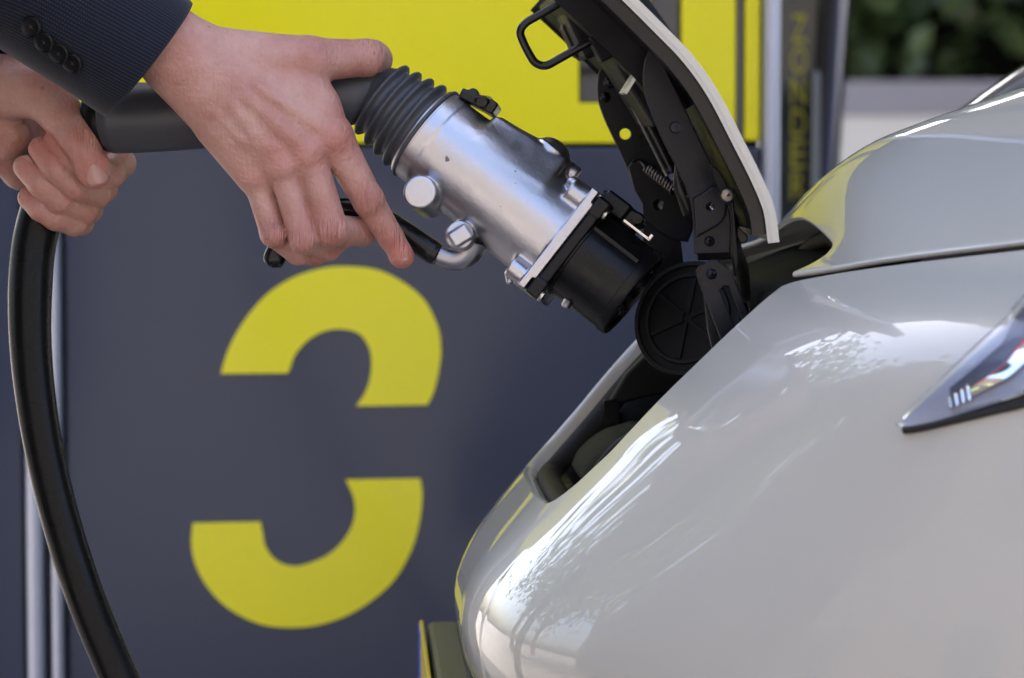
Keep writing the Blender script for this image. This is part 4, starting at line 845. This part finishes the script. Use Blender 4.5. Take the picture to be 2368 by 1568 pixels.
# --- left hand round the cable
B = 1935.0
def JL(u, v, dz): return cmm(u, v, dz, B)
lo = np.array([JL(-190, 0, 0)[0], B-66, JL(0, 560, 0)[2]]); hi = np.array([JL(345, 0, 0)[0], B+62, JL(0, 60, 0)[2]])
def palm_l(f):
    f.cone(JL(-150, 150, 15), JL(-40, 215, 12), 26, 25, 8); f.cone(JL(-40, 215, 12), JL(70, 330, 30), 23, 18, 10); f.cone(JL(-30, 265, 6), JL(50, 390, 28), 19, 14, 10)
    f.cone(JL(-50, 265, 2), JL(25, 318, 2), 20, 13, 10); f.cone(JL(-30, 210, 14), JL(195, 300, 36), 20, 14, 10); f.cone(JL(70, 330, 30), JL(130, 380, 38), 16, 13, 10)
def li(f): chain(f, JL, [(200, 295, 36), (278, 378, 18), (255, 402, -8), (200, 396, -26), (160, 365, -30), (126, 330, -28)], [11.5, 9.8, 9.4, 9.2, 8.6, 7.6], 3)
def lm(f): chain(f, JL, [(165, 340, 38), (236, 436, 18), (222, 448, -6), (172, 432, -27), (128, 390, -32), (94, 345, -28)], [11.5, 9.6, 9.4, 9.2, 8.8, 7.8], 3)
def lr(f): chain(f, JL, [(130, 380, 38), (204, 482, 16), (192, 489, -6), (138, 463, -24), (95, 425, -26), (58, 386, -20)], [11, 9.4, 9.2, 9.0, 8.6, 7.6], 3)
def lpk(f): chain(f, JL, [(100, 425, 36), (186, 514, 14), (172, 516, -6), (128, 503, -18), (94, 483, -20), (66, 458, -14)], [10, 8.4, 8.2, 8.2, 7.8, 7.0], 3)
def lth(f):
    f.cone(JL(-60, 200, 0), JL(95, 205, -18), 23, 18.5, 8); f.cone(JL(95, 205, -18), JL(180, 315, -38), 17, 12.0, 8); f.cone(JL(180, 315, -38), JL(221, 404, -41), 12.0, 9.2, 5); f.ell(JL(184, 318, -39), (12.4, 10.5, 11), 5); f.ell(JL(214, 388, -41), (10.8, 9, 12), 4)
f = make_hand(lo, hi, palm_l, [li, lm, lr, lpk, lth], 5.0, .5)
LH = hand_mesh(f, 1)
# --- forearms under the sleeves, neck and head
sR = P(-1750, -2250, 1.38); eR = P(-470, -560, 1.62); sL = P(-1330, -1750, 1.72); eL = P(-640, -480, 1.94); wR = cam_w(J(300, 40, -50)/1000); wL = cam_w(JL(-130, 160, 15)/1000)
def cdir(x, y, z): return x*Rv+y*Fv+z*Uv
c0 = cam_w(J(343, 138, -48)/1000); dR = -cdir(.765, .24, -.595)
pR = catmull([c0, c0+dR*.05, c0+dR*.12, (c0+dR*.12+eR)/2, eR+[-.01, 0, .0], eR*.5+sR*.5, sR+[0, 0, .01]], 12); rR = np.interp(np.linspace(0, 1, len(pR)), [0, .1, .4, .65, 1], [.0445, .046, .056, .066, .078])
c1 = cam_w(JL(-12, 160, 10)/1000); dL = (wL-c1)/np.linalg.norm(wL-c1)
dL = cdir(-.80, .12, .52)
pL = catmull([c1, c1+dL*.05, c1+dL*.11, (c1+dL*.11+eL)/2, eL, eL*.5+sL*.5, sL+[0, 0, .01]], 12); rL = np.interp(np.linspace(0, 1, len(pL)), [0, .1, .4, .65, 1], [.042, .046, .056, .066, .078])
fa = [tube_mesh(pR[8:], rR[8:]*.56, 16), tube_mesh(pL[10:], rL[10:]*.56, 16), tube_mesh(catmull([sR, (sR+sL)/2+[.0, 0, .05], sL], 5), .045, 16)]
chest = (sR+sL)/2; nb = chest+[.02, 0, .03]; hc = nb+np.array([.06, 0, .22])
f = Field((-130, -110, -260), (150, 110, 160), 6.0)
f.ell((0, 0, 20), (95, 76, 115), 10); f.ell((35, 0, -40), (62, 56, 70), 20); f.cone((-30, 0, -40), (-50, 0, -250), 58, 66, 15)
f.cone((88, 0, 25), (112, 0, -12), 9, 14, 8); f.ell((-5, 78, -5), (18, 9, 32), 4); f.ell((-5, -78, -5), (18, 9, 32), 4); f.ell((86, 0, -52), (12, 26, 8), 6); f.ell((90, 30, 18), (10, 15, 8), 6, op='sub'); f.ell((90, -30, 18), (10, 15, 8), 6, op='sub'); f.ell((74, 0, -90), (24, 26, 20), 10)
HV, HQ = f.mesh(); head = (HV/1000+hc, [tuple(q) for q in HQ])
body = mesh_obj('body', *join(RH, LH, *fa, head), SKIN, person)
tips = [J(931, 594, -30), J(726, 592, -20), J(800, 560, -10), JL(221, 404, -48), JL(60, 386, -26), JL(94, 343, -34), JL(66, 456, -20), JL(128, 330, -34)]
jts = [J(852, 463, -44), J(905, 550, -34), J(764, 540, -53), J(700, 560, -53), J(634, 545, -49), J(860, 118, -20), JL(184, 318, -50)]; knk = [mcp[q]+np.array([0, -14, 0]) for q in 'imrp']
bv = np.array([v.co[:] for v in body.data.vertices])+_origin(body)
def fall(pts, r): d = np.min([np.linalg.norm(bv-cam_w(np.array(p)/1000), axis=1) for p in pts], axis=0); return np.exp(-(d/r)**2)
tone = np.clip(.62*fall(tips, .014)+.40*fall(jts, .011)+.30*fall(knk, .013), 0, .8); jm = np.clip(fall(jts, .009), 0, 1)
ca_l = body.data.color_attributes.new('tone', 'FLOAT_COLOR', 'POINT'); ca_l.data.foreach_set('color', np.column_stack([tone, jm, tone*0, tone*0+1]).astype(np.float32).ravel())
f = Field((-130, -110, -80), (150, 110, 170), 6.0); f.ell((-14, 0, 34), (98, 84, 112), 4); f.box((70, 0, 10), (60, 62, 48), 6, 6, op='sub')
HV, HQ = f.mesh(); mesh_obj('hair', HV/1000+hc, HQ, mat('brown_hair', (.05, .03, .02), .6, bump=.6, bscale=120), person)
# --- fingernails
def nail(c, along, normal, L, Wd, name='fingernail'):
    along = np.array(along, float); along /= np.linalg.norm(along); nn = np.array(normal, float); nn -= along*(nn @ along); nn /= np.linalg.norm(nn); sd_ = np.cross(along, nn); V = []
    for i in np.linspace(-1, 1, 11):
        wv = Wd*math.sqrt(max(0, 1-abs(i)**4*.75)); 
        for j in np.linspace(-1, 1, 11): V.append(c+along*i*L+sd_*j*wv-nn*(1-math.cos(j*1.0))*Wd*1.25+nn*.0004)
    o = mesh_obj(name, np.array(V), grid_faces(11, 11), NAIL, body); s_ = o.modifiers.new('thickness', 'SOLIDIFY'); s_.thickness = .0006; s_.offset = 0
def cdir(x, y, z): return x*Rv+y*Fv+z*Uv
nail(cam_w(JL(222, 402, -50.6)/1000), cdir(.33, -.05, -.94), cdir(.18, -.97, .05), .0068, .0064)
nail(cam_w(J(931, 585, -31.6)/1000), cdir(.55, .05, -.83), cdir(.42, -.86, .25), .0052, .0046)
nail(cam_w(JL(58, 378, -25.5)/1000), cdir(-.55, .3, .75), cdir(-.45, -.85, -.1), .0048, .0046)
nail(cam_w(JL(90, 336, -31.6)/1000), cdir(-.45, .1, .85), cdir(-.35, -.93, 0), .0048, .0046)

# --- jacket: two sleeves and the trunk, with hems
def sleeve(path, rad, flat, n, seed, hem=True):
    rng = np.random.default_rng(seed); path = np.asarray(path, float); k = len(path); T = np.gradient(path, axis=0); seg = np.linalg.norm(np.diff(path, axis=0), axis=1); al = np.concatenate([[0], np.cumsum(seg)]); T /= np.linalg.norm(T, axis=1)[:, None]
    nrm = Fv.copy(); nrm -= T[0]*(nrm @ T[0]); nrm /= np.linalg.norm(nrm); V, UV = [], []; a = np.linspace(0, 2*math.pi, n+1); ph = rng.uniform(0, 6, 8)
    rows = [(i, 1.0) for i in range(k)]
    if hem: rows = [(5, .86), (3, .88), (1, .90), (0, .925), (0, .965)]+[(0, .99)]+[(i, 1.0) for i in range(1, k)]
    for ri, (i, sc) in enumerate(rows):
        nrm = Fv-T[i]*(Fv @ T[i]); nrm /= np.linalg.norm(nrm); b = np.cross(T[i], nrm)
        wv = np.clip((al[i]-.015)/.08, 0, 1)*(.016*np.sin(al[i]*55+2*np.sin(a*2+ph[0])+ph[1])*np.sin(a+ph[2])+.022*np.sin(al[i]*28+3*np.sin(a+ph[3])+ph[4]))+.012*np.sin(2*a+ph[5])
        r = rad[i]*sc*(1+wv); V.append(path[i]+(r*np.cos(a))[:, None]*nrm*flat+(r*np.sin(a))[:, None]*b); UV.append(np.column_stack([a*.042+al[i]*.16, np.full(n+1, al[i])]))
    m = len(rows); Fc = [tuple(reversed(q)) for q in grid_faces(m, n+1)]
    return np.vstack(V), Fc, np.vstack(UV)
S1 = sleeve(pR, rR, .90, 64, 1); S2 = sleeve(pL, rL, .90, 64, 2)
tr = []; zs = [(.62, .175, .225), (.80, .165, .215), (1.0, .155, .205), (1.2, .15, .215), (1.36, .14, .23), (1.46, .11, .21), (1.52, .075, .13), (1.56, .06, .075)]
for i, (z, rx, ry) in enumerate(zs):
    c = np.array([hip[0]+(chest[0]-hip[0])*(i/7), chest[1]*1.0, z]); aa = np.linspace(0, 2*math.pi, 33); tr.append(np.column_stack([c[0]+rx*np.cos(aa), c[1]+ry*np.sin(aa), np.full(33, z)]))
tv = np.vstack(tr); tf = grid_faces(8, 33); tuv = np.column_stack([np.tile(np.linspace(0, 1.2, 33), 8), tv[:, 2]])
def ball(c, r): return lathe_mesh(np.asarray(c)-[0, 0, r], (0, 0, 1), (1, 0, 0), [(r*(1-math.cos(t)), max(r*math.sin(t), .001)) for t in np.linspace(0.05, math.pi-.05, 10)], 20)
b1, b2 = ball(sR, .083), ball(sL, .083)
VJ, FJ = join((S1[0], S1[1]), (S2[0], S2[1]), (tv, tf), b1, b2); jacket = mesh_obj('jacket', VJ, FJ, SUIT, person, uv=np.vstack([S1[2], S2[2], tuv, b1[0][:, 1:], b2[0][:, 1:]]))
# trousers and shoes
leg = []
TRM = mat('dark_trouser_wool', (.012, .013, .02), .85)
for s in (-1, 1):
    yy = chest[1]+s*.10; leg.append(tube_mesh(catmull([(hip[0], yy*.5+chest[1]*.5, .92), (hip[0], yy, .75), (hip[0]+.01, yy, .48), (hip[0]-.01, yy, .10)], 5), np.linspace(.105, .075, 16), 20))
mesh_obj('trousers', *join(*leg), TRM, person)
for s in (-1, 1):
    yy = chest[1]+s*.10; f = Field((-60, -60, 0), (240, 60, 110), 6.0); f.cone((0, 0, 48), (20, 0, 85), 42, 40, 8); f.cone((30, 0, 42), (180, 0, 34), 40, 32, 10); f.box((90, 0, 8), (150, 42, 10), 6, 6)
    HV, HQ = f.mesh(); mesh_obj('shoe', HV/1000+np.array([hip[0]-.03, yy, 0]), HQ, BLACKG, person)
# four overlapping cuff buttons
jacket.data.update(); nS = len(S1[0]); jn = np.array([v.normal[:] for v in jacket.data.vertices[:nS]]); jp = S1[0]; rel = jp-CAM; dp = rel @ Fv; ju = CX+F_PX*(rel @ Rv)/dp; jv = CY-F_PX*(rel @ Uv)/dp
for bi, (u, v) in enumerate(((73, 62), (103, 98), (137, 124), (168, 146))):
    dd = np.hypot(ju-u, jv-v)+np.where((jn @ Fv) > -.1, 1e4, 0); near = np.argsort(dd)[:4]; wgt = 1/(dd[near]+1); wgt /= wgt.sum()
    nn = (jn[near]*wgt[:, None]).sum(0); nn /= np.linalg.norm(nn); dep = ((jp[near]-CAM) @ Fv*wgt).sum(); nn = nn+.25*(-Fv)+cdir(-.22, 0, .16); nn /= np.linalg.norm(nn)
    c = P(u, v, dep-.0020)
    bt = mesh_obj('button', *lathe_mesh(c, nn, Uv, [(-.001, .0060), (.0004, .0066), (.0010, .0065), (.0013, .0058), (.0008, .0052), (.0007, .0044), (.0007, .0002)], 32), BUTTON, jacket); sharp(bt, 50)
    e1 = np.cross(nn, Uv); e1 /= np.linalg.norm(e1); e2 = np.cross(nn, e1)
    for k in range(2):
        a = .6+k*math.pi/2; d_ = math.cos(a)*e1+math.sin(a)*e2
        mesh_obj('thread', *tube_mesh([c+nn*.0008-d_*.0014, c+nn*.0011, c+nn*.0008+d_*.0014], .00022, 6), mat('grey_thread', (.04, .04, .045), .8) if 'grey_thread' not in MATS else MATS['grey_thread'], bt)
